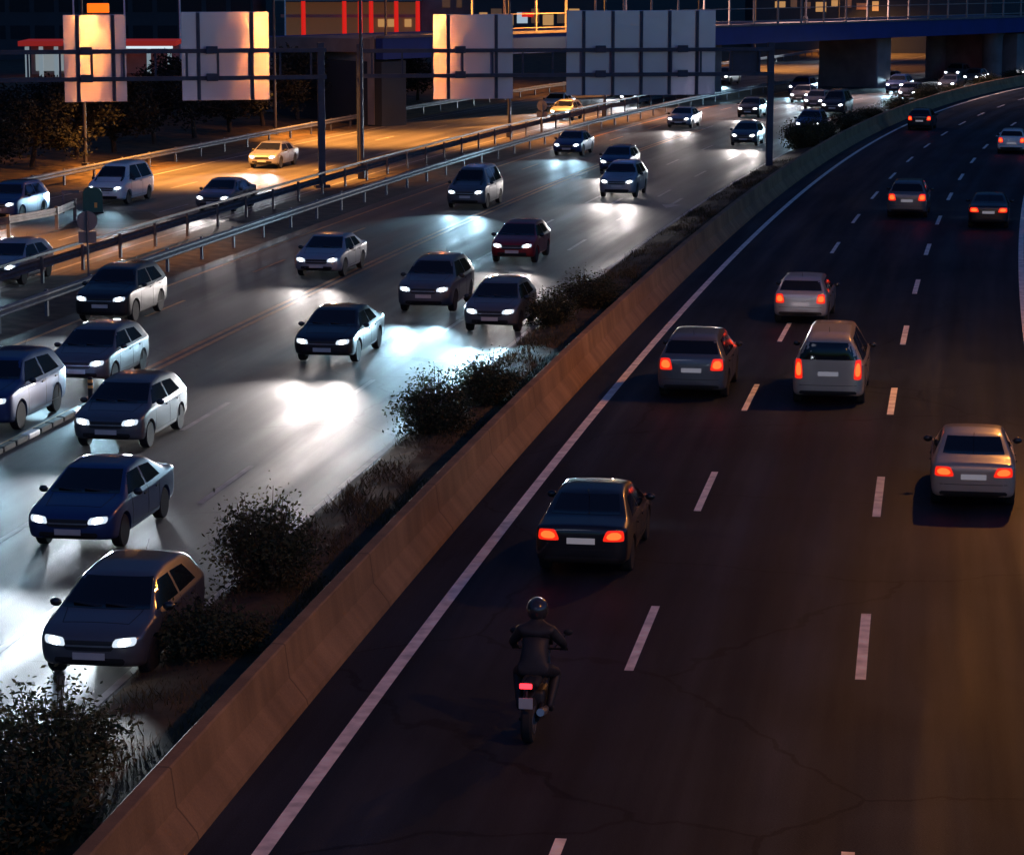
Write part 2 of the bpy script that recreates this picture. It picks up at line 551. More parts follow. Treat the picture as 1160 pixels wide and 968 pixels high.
# ------------------------------------------------------------------ guard rails
WPROF = [(0.0, 0.0), (0.06, 0.05), (0.06, 0.10), (0.0, 0.155), (0.06, 0.21), (0.06, 0.26), (0.0, 0.31), (-0.012, 0.31), (0.045, 0.255), (0.045, 0.215), (-0.015, 0.16), (-0.015, 0.15), (0.045, 0.105), (0.045, 0.055), (-0.012, 0.0)]
def guardrail(o, s0, s1, label, m_beam, m_post, face=1, off=None, step=4.0, zb=0.50, tworail=False):
    root = empty('guard_rail', P(s0, o), 0, label, 'guard rail')
    root.location = (0, 0, 0)
    swept('beam', s0, s1, [(o + face * a, zb + b) for a, b in WPROF], m_beam, parent=root, off=off)
    if tworail:
        swept('top_rail', s0, s1, [(o - 0.05, 0.93), (o + 0.05, 0.93), (o + 0.05, 1.02), (o - 0.05, 1.02)], m_beam, parent=root, off=off)
    pm = MB(); pm.box((0, 0, 0.42), (0.09, 0.13, 0.84) if not tworail else (0.09, 0.13, 0.98)); pme = pm.mesh('post')
    pme.materials.append(m_post)
    n = int((s1 - s0 - 1) / step)
    for i in range(min(n, 98)):
        s = s0 + 0.5 + i * step
        d = off(s) if off else 0
        p = bpy.data.objects.new('post', pme)
        p.parent = root
        p.location = P(s, o - face * 0.085 + d)
        p.rotation_euler = (0, 0, -HD(s))
        link(p)
    return root
guardrail(-18.75, 20, 230, 'galvanised guard rail right beside the far carriageway, nearer of the two parallel rails', M['galv'], M['galv'])
guardrail(-22.0, 20, 200, 'dark guard rail on posts along the orange lit side road, behind the galvanised rail', M['rail_dark'], M['rail_dark'], face=-1, off=lambda s: side(s) , tworail=True)
guardrail(-35.4, 30, 330, 'far guard rail below the dark trees on the outer edge of the side road', M['galv'], M['rail_dark'], off=side)
# short rail fanning round the gore marker
root = empty('guard_rail', (0, 0, 0), 0, 'short dark guard rail piece on posts at the left edge beside the green marker', 'guard rail')
pts = [(-23.5, 99.0), (-19.75, 103.6), (-18.5, 107.4), (-18.35, 111.0)]
b = MB()
for (a, c) in zip(pts[:-1], pts[1:]):
    d = math.hypot(c[0] - a[0], c[1] - a[1])
    an = math.atan2(c[1] - a[1], c[0] - a[0])
    for zz in (0.56, 0.66, 0.76):
        b.box(((a[0] + c[0]) / 2, (a[1] + c[1]) / 2, zz + 0.05), (d + 0.02, 0.05 if zz != 0.66 else 0.03, 0.085), rz=an)
b.build('beam', M['rail_dark'], root)
for a in pts:
    MB().box((a[0], a[1] + 0.07, 0.46), (0.13, 0.09, 0.92)).build('post', M['rail_dark'], root)

# ------------------------------------------------------------------ gantries and the backs of their signs
def gantry(A, B, zt, zb, posts, label, nst):
    root = empty('sign_gantry', (0, 0, 0), 0, label, 'gantry')
    A, B = Vector(A), Vector(B)
    d = (B - A); an = math.atan2(d.y, d.x); L = d.length
    mid = (A + B) / 2
    for z in (zt, zb):
        MB().box((mid.x, mid.y, z), (L, 0.20, 0.20), rz=an).build('chord', M['steel'], root)
    for i in range(nst + 1):
        p = A + d * ((i + 0.5) / (nst + 1))
        MB().box((p.x, p.y, (zt + zb) / 2), (0.09, 0.09, zt - zb - 0.2), rz=an).build('strut', M['steel'], root)
    for t, zz in posts:
        p = A + d * t
        r = 0.19
        o = MB().box((p.x, p.y + 0.22, (zt + 0.35) / 2), (0.34, 0.22, zt + 0.35), rz=an, bev=0.02).build('post', M['steel'], root)
        MB().box((p.x, p.y + 0.22, 0.06), (0.7, 0.6, 0.12), rz=an).build('base_plate', M['steel'], o)
    return root
gantry((-7.95, 136.6, 0), (13.7, 139.7, 0), 6.27, 5.0, [(0.007, 0), (0.993, 0)], 'dark steel sign gantry spanning the far carriageway, its right post in the grass median', 13)
gantry((-27.6, 123.2, 0), (-8.9, 128, 0), 6.58, 5.30, [(0.02, 0), (0.985, 0)], 'dark steel sign gantry spanning the orange lit side road, at the left of the photo', 12)

def sign_panel(x0, x1, y0, y1, z0, z1, stiff, label, clamp=True, railz=(6.2, 5.0)):
    """back of a large direction sign; x0..x1 at depth y0..y1 (metres)"""
    root = empty('direction_sign', ((x0 + x1) / 2, (y0 + y1) / 2, z0), 0, label, 'road sign', 'backs of the large direction signs')
    an = math.atan2(y1 - y0, x1 - x0)
    root.rotation_euler = (0, 0, an)
    w = math.hypot(x1 - x0, y1 - y0)
    h = z1 - z0
    off = 0.34
    MB().box((0, off, h / 2), (w, 0.04, h), bev=0.012).build('panel', M['sign'], root)
    for t in stiff:
        MB().box((-w / 2 + w * t, off - 0.075, h / 2), (0.16, 0.10, h - 0.04)).build('stiffener', M['steel'], root)
    for t in ((0.22, 0.77) if w > 5 else (0.33,)):
        for z in railz:
            MB().box((-w / 2 + w * t, -0.13, z - z0 + 0.05), (0.55, 0.08, 0.36), bev=0.02).build('clamp', M['steel'], root)
    return root
sign_panel(-20.84, -18.06, 124.60, 125.59, 4.24, 8.29, (0.22, 0.79), 'back of a narrow sign with a bright orange streak, leftmost of the four gantry signs', railz=(6.58, 5.3))
sign_panel(-15.54, -11.49, 126.04, 127.08, 4.25, 8.40, (0.19, 0.80), 'back of a lavender grey sign on the left gantry, right of the narrowest sign', railz=(6.58, 5.3))
sign_panel(-4.02, 0.09, 137.17, 137.75, 3.78, 8.10, (0.19, 0.79), 'lavender sign back with two upright ribs, left on the gantry over the far carriageway', railz=(6.27, 5.0))
sign_panel(2.86, 10.66, 138.15, 139.26, 3.92, 8.28, (0.115, 0.31, 0.50, 0.69, 0.875), 'back of the widest sign panel, crossed by five upright ribs, over the far carriageway', railz=(6.27, 5.0))
root = empty('sign_box', (12.2, 139.5, 4.9), math.atan2(3.1, 21.65), 'dark square sign box hanging at the right end of the gantry beside the median post', 'sign box')
MB().box((0, 0.30, 0.72), (1.6, 0.3, 1.45), bev=0.03).build('cabinet', M['darkbox'], root)
MB().box((0, 0.14, 0.72), (1.3, 0.02, 1.15)).build('back_hatch', M['steel'], root)
root = empty('warning_beacon', (-19.32, 125.4, 8.29), 0.27, 'glowing orange box lamp standing on top of the narrow leftmost sign', 'beacon')
MB().box((0, 0.34, 0.30), (1.02, 0.16, 0.44), bev=0.03).build('lamp_box', M['orange_lit'], root)
MB().box((0, 0.34, 0.04), (0.5, 0.12, 0.08)).build('bracket', M['steel'], root)

# ------------------------------------------------------------------ street lamps
SOD = (1.0, 0.37, 0.06)
def lamp(p, aim, h, power, label, arm=1.8, color=SOD, group='tall street lamp posts', sblend=0.7, cone=112, tilt=20, lens=None):
    root = empty('street_lamp', p, math.atan2(aim[1], aim[0]), label, 'street lamp', group)
    MB().cyl((0, 0, 0), (0, 0, h), 0.11, 0.065, n=10).build('pole', M['pole'], root, 60)
    MB().box((0, 0, 0.25), (0.34, 0.34, 0.5), bev=0.03).build('base', M['pole'], root)
    MB().cyl((0, 0, h - 0.05), (arm, 0, h + 0.25), 0.05, 0.04, n=8).build('arm', M['pole'], root, 60)
    hd = MB().box((arm + 0.25, 0, h + 0.25), (0.75, 0.30, 0.14), bev=0.05).build('lamp_head', M['pole'], root)
    MB().ball((arm + 0.28, 0, h + 0.17), 0.13, (1.7, 0.9, 0.9), n=14).build('lens', lens or M['lens'], hd, 180)
    ld = bpy.data.lights.new('lamp_light', 'POINT' if cone > 180 else 'SPOT')
    ld.energy = power
    ld.color = color
    if cone <= 180:
        ld.spot_size = R(cone)
        ld.spot_blend = sblend
    ld.shadow_soft_size = 0.2
    lo = bpy.data.objects.new('lamp_light', ld)
    lo.parent = root
    lo.location = (arm + 0.28, 0, h - 0.16 if cone > 180 else h + 0.02)
    lo.rotation_euler = (0, R(-tilt), 0)
    link(lo)
    return root
def aim_at(s, sgn):           # direction across the road
    h = HD(s)
    return (sgn * math.cos(h), -sgn * math.sin(h))
lamp(P(105.7, -24.1 + 1.6), aim_at(105, -1), 11.5, 4600, 'tall lamp post just right of the left gantry post, behind the dark rail', tilt=22, cone=88)
lamp(P(139.3, -22.7), aim_at(139, -1), 11.5, 2600, 'tall lamp post in the verge below the two ribbed lavender sign', tilt=6)
lamp(P(163.2, -22.1), aim_at(163, -1), 11.5, 2600, 'slim lamp post in the verge below the widest sign panel', tilt=6)
lamp(P(195, -22.6 + side(195)), aim_at(195, -1), 11.5, 2600, 'distant lamp post on the verge just before the blue bridge')
lamp(P(136.3, -37.1), aim_at(136, 1), 11.5, 5600, 'slim lamp post before the dark trees, left of the left gantry post', tilt=20, cone=82)
lamp(P(156.4, -36.2), aim_at(156, 1), 11.5, 5600, 'slim lamp post before the dark trees, left of the two ribbed lavender sign', tilt=20, cone=82)
lamp(P(107.0, -37.7), aim_at(107, 1), 11.5, 5600, 'slim lamp post below the narrow orange streaked sign at the left', tilt=20, cone=82)
lamp(P(70.0, -37.0), aim_at(70, 1), 11.5, 6500, 'lamp post outside the left edge of the photo beside the side road', tilt=20, cone=84)
lamp(P(255, -34.0 + side(255)), aim_at(255, 1), 11.5, 3000, 'lamp post beyond the blue bridge beside the orange lit road')
lamp(P(300, -34.0 + side(300)), aim_at(300, 1), 11.5, 3000, 'farthest lamp post beyond the blue bridge')
lamp(P(6, 14.2), aim_at(6, -1), 10.5, 200, 'lamp post outside the right edge of the photo, nearest the camera', arm=2.2, cone=360)
lamp(P(44, 14.2), aim_at(44, -1), 10.5, 420, 'lamp post outside the right edge of the photo, farther from the camera', arm=2.2, cone=360)

# ------------------------------------------------------------------ small signs, gore marker, bollard
root = empty('round_sign', (-13.82, 86.0, 0.0), 0.15, 'round sign seen from behind with two small plates below, standing between the two guard rails', 'road sign')
MB().cyl((0, 0, 0), (0, 0, 2.66), 0.035, n=8).build('post', M['rail_dark'], root)
MB().cyl((0, 0.05, 2.32), (0, 0.07, 2.32), 0.33, n=28).build('disc', M['plaster'], root)
for x in (-0.16, 0.16):
    MB().box((x, 0.06, 1.79), (0.26, 0.02, 0.38)).build('plate', M['plaster'], root)
sp = P(143.5, -21.6)
root = empty('round_sign', sp, 0.2, 'small round sign with a plate, right of the two ribbed lavender sign', 'road sign')
MB().cyl((0, 0, 0), (0, 0, 2.0), 0.035, n=8).build('post', M['rail_dark'], root)
MB().cyl((0, 0.05, 1.75), (0, 0.07, 1.75), 0.33, n=24).build('disc', M['rail_dark'], root)
MB().box((0, 0.06, 1.2), (0.7, 0.02, 0.36)).build('plate', M['rail_dark'], root)
root = empty('gore_marker', (-18.15, 114.6, 0), 0.2, 'dark green rounded divergence marker standing on the side road at the left', 'marker')
prof = [(-0.42, 0.05), (0.42, 0.05), (0.42, 0.8), (0.40, 0.93), (0.30, 1.05), (0.15, 1.1), (-0.15, 1.1), (-0.30, 1.05), (-0.40, 0.93), (-0.42, 0.8)]
b = MB()
a0 = [b.bm.verts.new((x, -0.25, z)) for x, z in prof]; a1 = [b.bm.verts.new((x, 0.25, z)) for x, z in prof]
b.bm.faces.new(a0[::-1]); b.bm.faces.new(a1)
for i in range(len(prof)):
    b.bm.faces.new((a0[i], a0[(i + 1) % len(prof)], a1[(i + 1) % len(prof)], a1[i]))
b.build('body', M['green'], root)
MB().box((0.12, -0.26, 0.35), (0.12, 0.015, 0.22)).build('label_plate', M['reflect'], root)
MB().box((0, 0, 0.025), (0.9, 0.6, 0.05)).build('base', M['rubber'], root)
MB().box((-0.95, 0, 0.92), (0.75, 0.08, 0.12)).build('side_bar', M['rail_dark'], root)
MB().box((-1.25, 0.0, 0.43), (0.09, 0.09, 0.86)).build('post', M['rail_dark'], root)

def separator():
    root = empty('lane_separator', (0, 0, 0), 0, 'black and white rubber lane separator strip on the far carriageway at the left edge', 'separator')
    k = 0
    for i in range(26):
        s = 37.0 - i * 0.82
        m_ = M['rubber'] if i % 3 else M['white']
        p = P(s - 0.38, -12.12)
        MB().box((0, 0, 0.07), (0.22, 0.74, 0.13), bev=0.03).build('block', m_, root)
        o = root.children[-1] if False else bpy.data.objects[-1]
    return root
root = empty('lane_separator', (0, 0, 0), 0, 'black and white rubber lane separator strip on the far carriageway at the left edge', 'separator')
for i in range(30):
    s = 36.9 - i * 0.80
    o = MB().box((0, 0, 0.068), (0.22, 0.74, 0.13), bev=0.03).build('block', M['white'] if i % 4 == 1 else M['rubber'], root)
    o.location = P(s - 0.38, -12.12)
    o.rotation_euler = (0, 0, -HD(s))
line('gore_line', [(-20, 36.9)], -12.42, 0.16, M['paint_yel'])
root = empty('bollard', P(36.85, -12.14, 0.0), 0, 'slim black bollard with two orange bands at the tip of the separator strip', 'bollard')
MB().lathe([(0.11, 0.0), (0.11, 0.04), (0.062, 0.06), (0.06, 0.68), (0.045, 0.71)], n=14).build('body', M['rubber'], root, 40)
for z in (0.44, 0.58):
    MB().lathe([(0.0635, z), (0.0635, z + 0.07)], n=14).build('band', M['reflect'], root, 40)

# ------------------------------------------------------------------ bridge
BA, BB = Vector((0.31, 190, 0)), Vector((48.3, 255, 0))
BD = (BB - BA).normalized()
BN = Vector((-BD.y, BD.x, 0))            # away from the camera
ban = math.atan2(BD.y, BD.x)
def bp(t, n=0, z=0):
    v = BA + BD * t + BN * n
    return Vector((v.x, v.y, z))
bridge = empty('overpass', bp(0, 0, 0), ban, 'dark blue road bridge crossing the motorway in the distance', 'bridge')
def bl(mb, name, m, par=None, sm=None):
    return mb.build(name, m, par or bridge, sm)
bl(MB().box((39.5, 0.3, 5.15), (109, 0.6, 1.38)), 'girder', M['blue'])
bl(MB().box((39.5, 5.4, 5.35), (109, 9.4, 0.9)), 'deck', M['conc_plain'])
bl(MB().box((39.5, 10.4, 5.15), (109, 0.6, 1.38)), 'girder', M['blue'])
bl(MB().box((39.5, 0.22, 5.93), (109, 0.7, 0.16)), 'coping', M['conc_plain'])
bl(MB().lathe([(0.95, -0.3), (0.95, 4.0), (1.2, 4.46)], c=(79.3, 2.0, 0), n=24), 'pier', M['conc_plain'], None, 40)
bl(MB().lathe([(0.95, -0.3), (0.95, 4.0), (1.2, 4.46)], c=(79.3, 8.0, 0), n=24), 'pier', M['conc_plain'], None, 40)
bl(MB().box((58.0, 5.0, 2.1), (2.6, 6.0, 4.7), bev=0.15), 'pier', M['conc_plain'])
bl(MB().box((30.0, 5.0, 2.1), (1.6, 6.0, 4.7), bev=0.15), 'pier', M['conc_plain'])
bl(MB().box((84.5, 5.0, 2.0), (6.0, 9.0, 4.6)), 'abutment', M['conc_plain'])
bl(MB().box((-13.6, 5.0, 2.0), (2.6, 9.6, 4.6)), 'abutment', M['dark_bld'])
rail = empty('bridge_railing', bp(0, 0, 0), ban, 'tall railing of pale posts along the near side of the blue bridge', 'railing')
for i in range(26):
    MB().box((-5 + 3.75 * i, 0.1, 7.5), (0.16, 0.12, 2.98)).build('post', M['plaster'], rail)
for z in (6.25, 7.25):
    MB().box((43, 0.1, z), (100, 0.05, 0.07)).build('rail', M['plaster'], rail)
lamp(bp(22, 5.5, 5.8), (BN.x * -1, BN.y * -1), 8.5, 3000, 'lamp post on the blue bridge above the far carriageway', arm=1.5, color=(1.0, 0.62, 0.55), group='lamp posts on the bridge')
lamp(bp(50, 5.5, 5.8), (BN.x * -1, BN.y * -1), 8.5, 3000, 'lamp post on the blue bridge above the grass median', arm=1.5, color=(1.0, 0.62, 0.55), group='lamp posts on the bridge')
# approach ramp parapet left of the bridge
rp = MB()
P4 = [(-18.5, 187, 4.3, 4.6), (-13.5, 184, 4.4, 5.3), (-9.2, 178.2, 4.5, 5.95)]
for (a, c) in zip(P4[:-1], P4[1:]):
    f0 = [rp.bm.verts.new((q[0], q[1], z)) for q, z in ((a, a[2] - 4.4), (c, c[2] - 4.4), (c, c[3]), (a, a[3]))]
    f1 = [rp.bm.verts.new((q[0], q[1] + 0.4, z)) for q, z in ((a, a[2] - 4.4), (c, c[2] - 4.4), (c, c[3]), (a, a[3]))]
    rp.bm.faces.new(f0); rp.bm.faces.new(f1[::-1])
    for i in range(4):
        rp.bm.faces.new((f0[i], f1[i], f1[(i + 1) % 4], f0[(i + 1) % 4]))
tag(rp.build('ramp_wall', M['plaster']), 'pale slanting ramp wall behind the dark trees, left of the bridge', 'wall')

# ------------------------------------------------------------------ far buildings
b0 = empty('office_block', (-45.5, 300, 0), 0.0, 'big unlit office block filling the top left corner', 'building')
MB().box((0, 8, 9), (33, 16, 18)).build('wall', M['dark_bld'], b0)
wmb = MB(); wmb.box((0, 0, 0), (2.2, 0.08, 1.5)); wme = wmb.mesh('window'); wme.materials.append(M['dark_glass'])
for r_ in range(5):
    for c in range(12):
        w = bpy.data.objects.new('window', wme); w.parent = b0
        w.location = (-15.1 + c * 2.75, -0.03, 3.4 + r_ * 3.0); link(w)
ps = empty('petrol_station', (-36, 232, 0), 0.06, 'low forecourt building with a red lit band and white strip, far left behind trees', 'building')
MB().box((0, 4, 4.02), (13.6, 8, 0.42)).build('fascia', M['red_fascia'], ps)
MB().box((0, 7.8, 2.0), (13.2, 0.3, 3.5)).build('back_wall', M['plaster'], ps)
MB().box((2.4, 0.3, 3.68), (8.2, 0.4, 0.2)).build('light_strip', M['white_lit'], ps)
for x in (-6.1, -4.9, -3.6, -2.4, -1.1, 1.6, 4.4, 6.2):
    MB().box((x, 0.6, 1.9), (0.34, 0.34, 3.7)).build('column', M['white_dim'], ps)
MB().box((-3.4, 7.55, 2.2), (5.6, 0.1, 1.6)).build('shop_window', M['white_dim'], ps)
pv = empty('lit_pavilion', (-18.7, 300, 0), 0, 'lit pavilion with uplit red columns at the top, left of centre', 'building')
MB().box((0, 10, 7.15), (17, 12, 0.7)).build('roof', M['plaster'], pv)
MB().box((0, 12, 3.3), (15.6, 0.3, 6.6)).build('back_wall', M['warm_dim'], pv)
MB().box((0, 6.5, 5.1), (15.5, 0.3, 0.35)).build('beam', M['plaster'], pv)
for x in (-5.0, -0.35, 1.45, 2.7, 5.55, 8.0):
    MB().lathe([(0.28, 0.0), (0.24, 6.8)], c=(x, 4.4, 0), n=12).build('column', M['red_lit'], pv, 40)  # red uplighting is put into the columns as emission
for x in (3.5, 4.6, 6.6):
    MB().box((x, 11.7, 4.2), (0.8, 0.1, 0.9)).build('window', M['warm_lit'], pv)
def block(x0, x1, d, z1, label, wins, m=None):
    b = empty('shop_building', ((x0 + x1) / 2, d, 0), 0, label, 'building')
    w = x1 - x0
    MB().box((0, 5, z1 / 2), (w, 10, z1)).build('wall', m or M['dark_bld'], b)
    for x, z, ww, hh, mk in wins:
        MB().box((x - (x0 + x1) / 2, -0.03, z), (ww, 0.1, hh)).build('window', M[mk], b)
    return b
wins = []
for i in range(9):
    wins.append((-3.2 + i * 1.45, 5.0 + 0.25 * math.sin(i * 2.1), 0.9 + 0.3 * (i % 2), 1.2 + 0.4 * (i % 3 == 1), ('warm_lit', 'warm_dim', 'warm_lit', 'cool_lit', 'warm_dim')[i % 5]))
sb = block(-4.5, 10, 300, 10, 'shop row with warm lit windows above the bridge, between the two lavender signs', wins)
MB().box((-1.0, -0.12, 5.35), (1.3, 0.15, 0.5)).build('lit_sign', M['red_lit'], sb)
wins = [(33.5 + i * 1.7, 6.0 + 0.3 * math.sin(i * 1.7), 0.8 + 0.5 * (i % 3 == 0), 0.8 + 0.4 * (i % 2), ('warm_lit', 'warm_dim', 'warm_dim', 'warm_lit')[i % 4]) for i in range(8)]
block(30, 60, 335, 12, 'dark building with a few warm lit windows above the right half of the bridge', wins)
wins = [(-7.6 + 0.0, 7.0, 0.9, 2.0, 'warm_dim'), (-6.1, 7.0, 0.6, 2.0, 'warm_dim')]
block(-10.5, -4.9, 310, 13, 'narrow dark tower with dim warm window strips above the two ribbed lavender sign', wins, M['plaster'])
for k, (x, d, zb_, lab) in enumerate(((-39.6, 242, 0, 'thin pale mast rising behind the leftmost sign at its left edge'), (-35.0, 242, 0, 'thin pale mast just right of the leftmost sign'),
                                      (-30.0, 242, 0, 'thin pale mast at the left edge of the sign with the thin orange streak'), (-22.7, 268, 0, 'white lit mast left of the uplit red columns'))):
    r_ = empty('flag_pole', (x, d, zb_), 0, lab, 'pole', 'pale masts in the background')
    MB().cyl((0, 0, 0), (0, 0, 13), 0.10, 0.07, n=8).build('pole', M['white'], r_, 60)
    MB().ball((0, 0, 13.05), 0.13, n=8).build('finial', M['white'], r_, 60)

# ------------------------------------------------------------------ vegetation
def leaf_mesh(name, centres, sizes, droop=0.5, aspect=2.2):
    """leaf-sized faces: one bent quad pair per leaf"""
    n = len(centres)
    c = np.asarray(centres); s = np.asarray(sizes)[:, None]
    d = nr.normal(size=(n, 3)); d[:, 2] = d[:, 2] * 0.6 + 0.35
    d /= np.linalg.norm(d, axis=1)[:, None]
    q = nr.normal(size=(n, 3)); w = np.cross(d, q); w /= np.linalg.norm(w, axis=1)[:, None]
    a = c - w * s * 0.02
    v = np.empty((n, 4, 3))
    v[:, 0] = c
    v[:, 1] = c + d * s * 0.55 + w * s / aspect * 0.5
    v[:, 2] = c + d * s
    v[:, 3] = c + d * s * 0.5 - w * s / aspect * 0.5
    me = bpy.data.meshes.new(name)
    me.vertices.add(n * 4); me.loops.add(n * 4); me.polygons.add(n)
    me.vertices.foreach_set('co', v.reshape(-1))
    me.loops.foreach_set('vertex_index', np.arange(n * 4))
    me.polygons.foreach_set('loop_start', np.arange(n) * 4)
    me.polygons.foreach_set('loop_total', np.full(n, 4))
    me.update(calc_edges=True)
    me.validate()
    return me

def bush_parts(seed, rx, ry, h, nst, per, leaf):
    """stems fan out of the ground; leaves cluster along and round each stem, ends stick out"""
    r = random.Random(seed)
    st = MB()
    cs, sz = [], []
    for i in range(nst):
        a = r.uniform(0, 2 * math.pi); k = math.sqrt(r.random())
        tx, ty = rx * k * math.cos(a), ry * k * math.sin(a)
        hh = h * (1 - 0.45 * k * k) * r.uniform(0.65, 1.12)
        p0 = Vector((tx * 0.25, ty * 0.25, 0)); p2 = Vector((tx, ty, hh))
        p1 = Vector((tx * 0.75, ty * 0.75, hh * 0.5))
        prev = p0
        for t in (0.35, 0.7, 1.0):
            q = p0 * (1 - t) ** 2 + p1 * 2 * t * (1 - t) + p2 * t * t
            st.cyl(prev, q, 0.016 * (1.2 - t * 0.9) + 0.003, 0.016 * (1.0 - t * 0.9) + 0.003, n=4)
            prev = q
        for j in range(per):
            t = r.uniform(0.12, 1.03)
            q = p0 * (1 - t) ** 2 + p1 * 2 * t * (1 - t) + p2 * t * t
            sp = (0.20 * h * (1 - 0.75 * t) + 0.05)
            cs.append((q.x + r.gauss(0, sp), q.y + r.gauss(0, sp), max(0.02, q.z + r.gauss(0, sp * 0.8))))
            sz.append(leaf * r.uniform(0.6, 1.3))
    return leaf_mesh('foliage', cs, sz), st.mesh('stem')
BUSH = [bush_parts(3, 0.75, 0.75, 1.7, 75, 100, 0.085), bush_parts(5, 0.95, 0.85, 1.0, 75, 90, 0.085), bush_parts(9, 0.8, 0.9, 1.45, 75, 95, 0.085)]
for f_, s_ in BUSH:
    f_.materials.append(M['leaf']); s_.materials.append(M['bark'])
def bush(s, o, kind, sc, label, rz=0.0):
    root = empty('bush', P(s, o, 0.12), rz, label, 'bush', 'bushes along the grass median')
    root.scale = (sc[0], sc[0], sc[1])
    f_, s_ = BUSH[kind]
    for nm, me in (('foliage', f_), ('stem', s_)):
        c = bpy.data.objects.new(nm, me); c.parent = root; link(c)
    return root
bush(18.3, -3.05, 0, (1.0, 1.02), 'tall bushy shrub with upright twigs, standing alone above the low dark bush', 0.4)
bush(13.9, -2.75, 1, (1.0, 0.9), 'low wide dark bush just below the tall shrub with upright twigs', 1.9)
bush(7.4, -3.25, 2, (1.1, 0.95), 'loose sprawling bush in the lower left corner, before the white streaks', 0.9)
bush(5.2, -2.9, 1, (1.2, 1.1), 'bush at the very bottom left corner of the median', 2.9)
bush(33.5, -3.05, 2, (1.0, 1.0), 'round dark bush left of its taller twiggy neighbour halfway up the median', 2.2)
bush(37.4, -2.55, 0, (0.95, 0.8), 'dark bush with a few high twigs, right of the round dark bush', 1.2)
bush(52.4, -3.3, 2, (0.85, 0.75), 'small brownish bush at the kerb beside the end of the white streaks', 0.1)
bush(55.9, -2.7, 0, (1.2, 0.72), 'low brown bush just behind the small brownish bush', 3.3)
bush(131.5, -3.2, 1, (1.4, 1.7), 'dark bush by the median post of the gantry', 0.0)
bush(137.5, -3.0, 2, (1.3, 1.1), 'dark bush just beyond the gantry post', 1.0)
for i, s in enumerate((150, 163, 176, 190, 204, 217, 229)):
    bush(s, -2.9, i % 3, (1.6, 0.75 + 0.1 * (i % 2)), ('low bush in the far median, first beyond the gantry bushes', 'low bush in the far median, second beyond the gantry bushes', 'low bush in the far median beside the red tail lights', 'low bush in the far median just past the red tail lights', 'low bush in the far median, third before the bridge', 'low bush in the far median, second before the bridge', 'low bush in the far median right before the bridge pier')[i], i * 1.3)

# grass on the median
def grass_mesh(n):
    s = nr.uniform(-12, 1, n)
    s = -12 + 132 * nr.random(n) ** 1.7
    o = nr.uniform(-3.72, -1.5, n)
    keep = (np.sin(s * 1.9 + o * 3) + np.sin(s * 0.7 - o * 4.1) + nr.normal(0, 0.8, n)) > -0.5
    s, o = s[keep], o[keep]; n = len(s)
    x = np.interp(s, _s, _x); y = np.interp(s, _s, _y); h = np.interp(s, _s, _h)
    base = np.stack([x + o * np.cos(h), y - o * np.sin(h), np.interp(o, [-3.78, -3.3, -2.6, -1.5], [0.0, 0.1, 0.2, 0.18])], 1)
    ln = nr.uniform(0.06, 0.22, n)[:, None] * (0.7 + 0.5 * (np.sin(s * 0.8) > 0))[:, None]
    a = nr.uniform(0, 2 * np.pi, n)
    w = np.stack([np.cos(a), np.sin(a), np.zeros(n)], 1) * nr.uniform(0.006, 0.016, n)[:, None]
    lean = np.stack([nr.normal(0, 0.5, n), nr.normal(0, 0.5, n), np.ones(n)], 1)
    v = np.empty((n, 3, 3)); v[:, 0] = base - w; v[:, 1] = base + w; v[:, 2] = base + lean * ln
    me = bpy.data.meshes.new('grass')
    me.vertices.add(n * 3); me.loops.add(n * 3); me.polygons.add(n)
    me.vertices.foreach_set('co', v.reshape(-1)); me.loops.foreach_set('vertex_index', np.arange(n * 3))
    me.polygons.foreach_set('loop_start', np.arange(n) * 3); me.polygons.foreach_set('loop_total', np.full(n, 3))
    me.update(calc_edges=True)
    return me
tag(mesh_obj('grass', grass_mesh(60000), M['grass']), 'dry brownish grass covering the median strip', 'grass', kind='stuff')

# dark trees beyond the side road
def tree_parts(seed, h, rad):
    r = random.Random(seed)
    t = MB()
    top = Vector((r.uniform(-.3, .3), r.uniform(-.3, .3), h * 0.55))
    t.cyl((0, 0, 0), top, 0.16, 0.09, n=7)
    cs, sz = [], []
    for i in range(17):
        a = r.uniform(0, 6.28); k = r.uniform(0.2, 1.0)
        z = h * r.uniform(0.28, 0.92)
        c = Vector((math.cos(a) * k * rad, math.sin(a) * k * rad, z))
        c.x *= 1 - 0.5 * max(0, z / h - 0.5) * 2; c.y *= 1 - 0.5 * max(0, z / h - 0.5) * 2
        t.cyl(top * r.uniform(0.5, 1.0), c, 0.05, 0.02, n=4)
        cr = r.uniform(0.5, 0.95) * rad * 0.45
        for j in range(170):
            q = Vector((r.gauss(0, 1), r.gauss(0, 1), r.gauss(0, 0.8))); q = q.normalized() * cr * r.random() ** 0.35
            cs.append(tuple(c + q)); sz.append(r.uniform(0.16, 0.34))
    return leaf_mesh('crown', cs, sz, aspect=1.6), t.mesh('trunk')
TREE = [tree_parts(21, 5.0, 2.6), tree_parts(22, 4.6, 2.9), tree_parts(25, 5.6, 2.4)]
for c_, t_ in TREE:
    c_.materials.append(M['leaf_tree']); t_.materials.append(M['bark'])
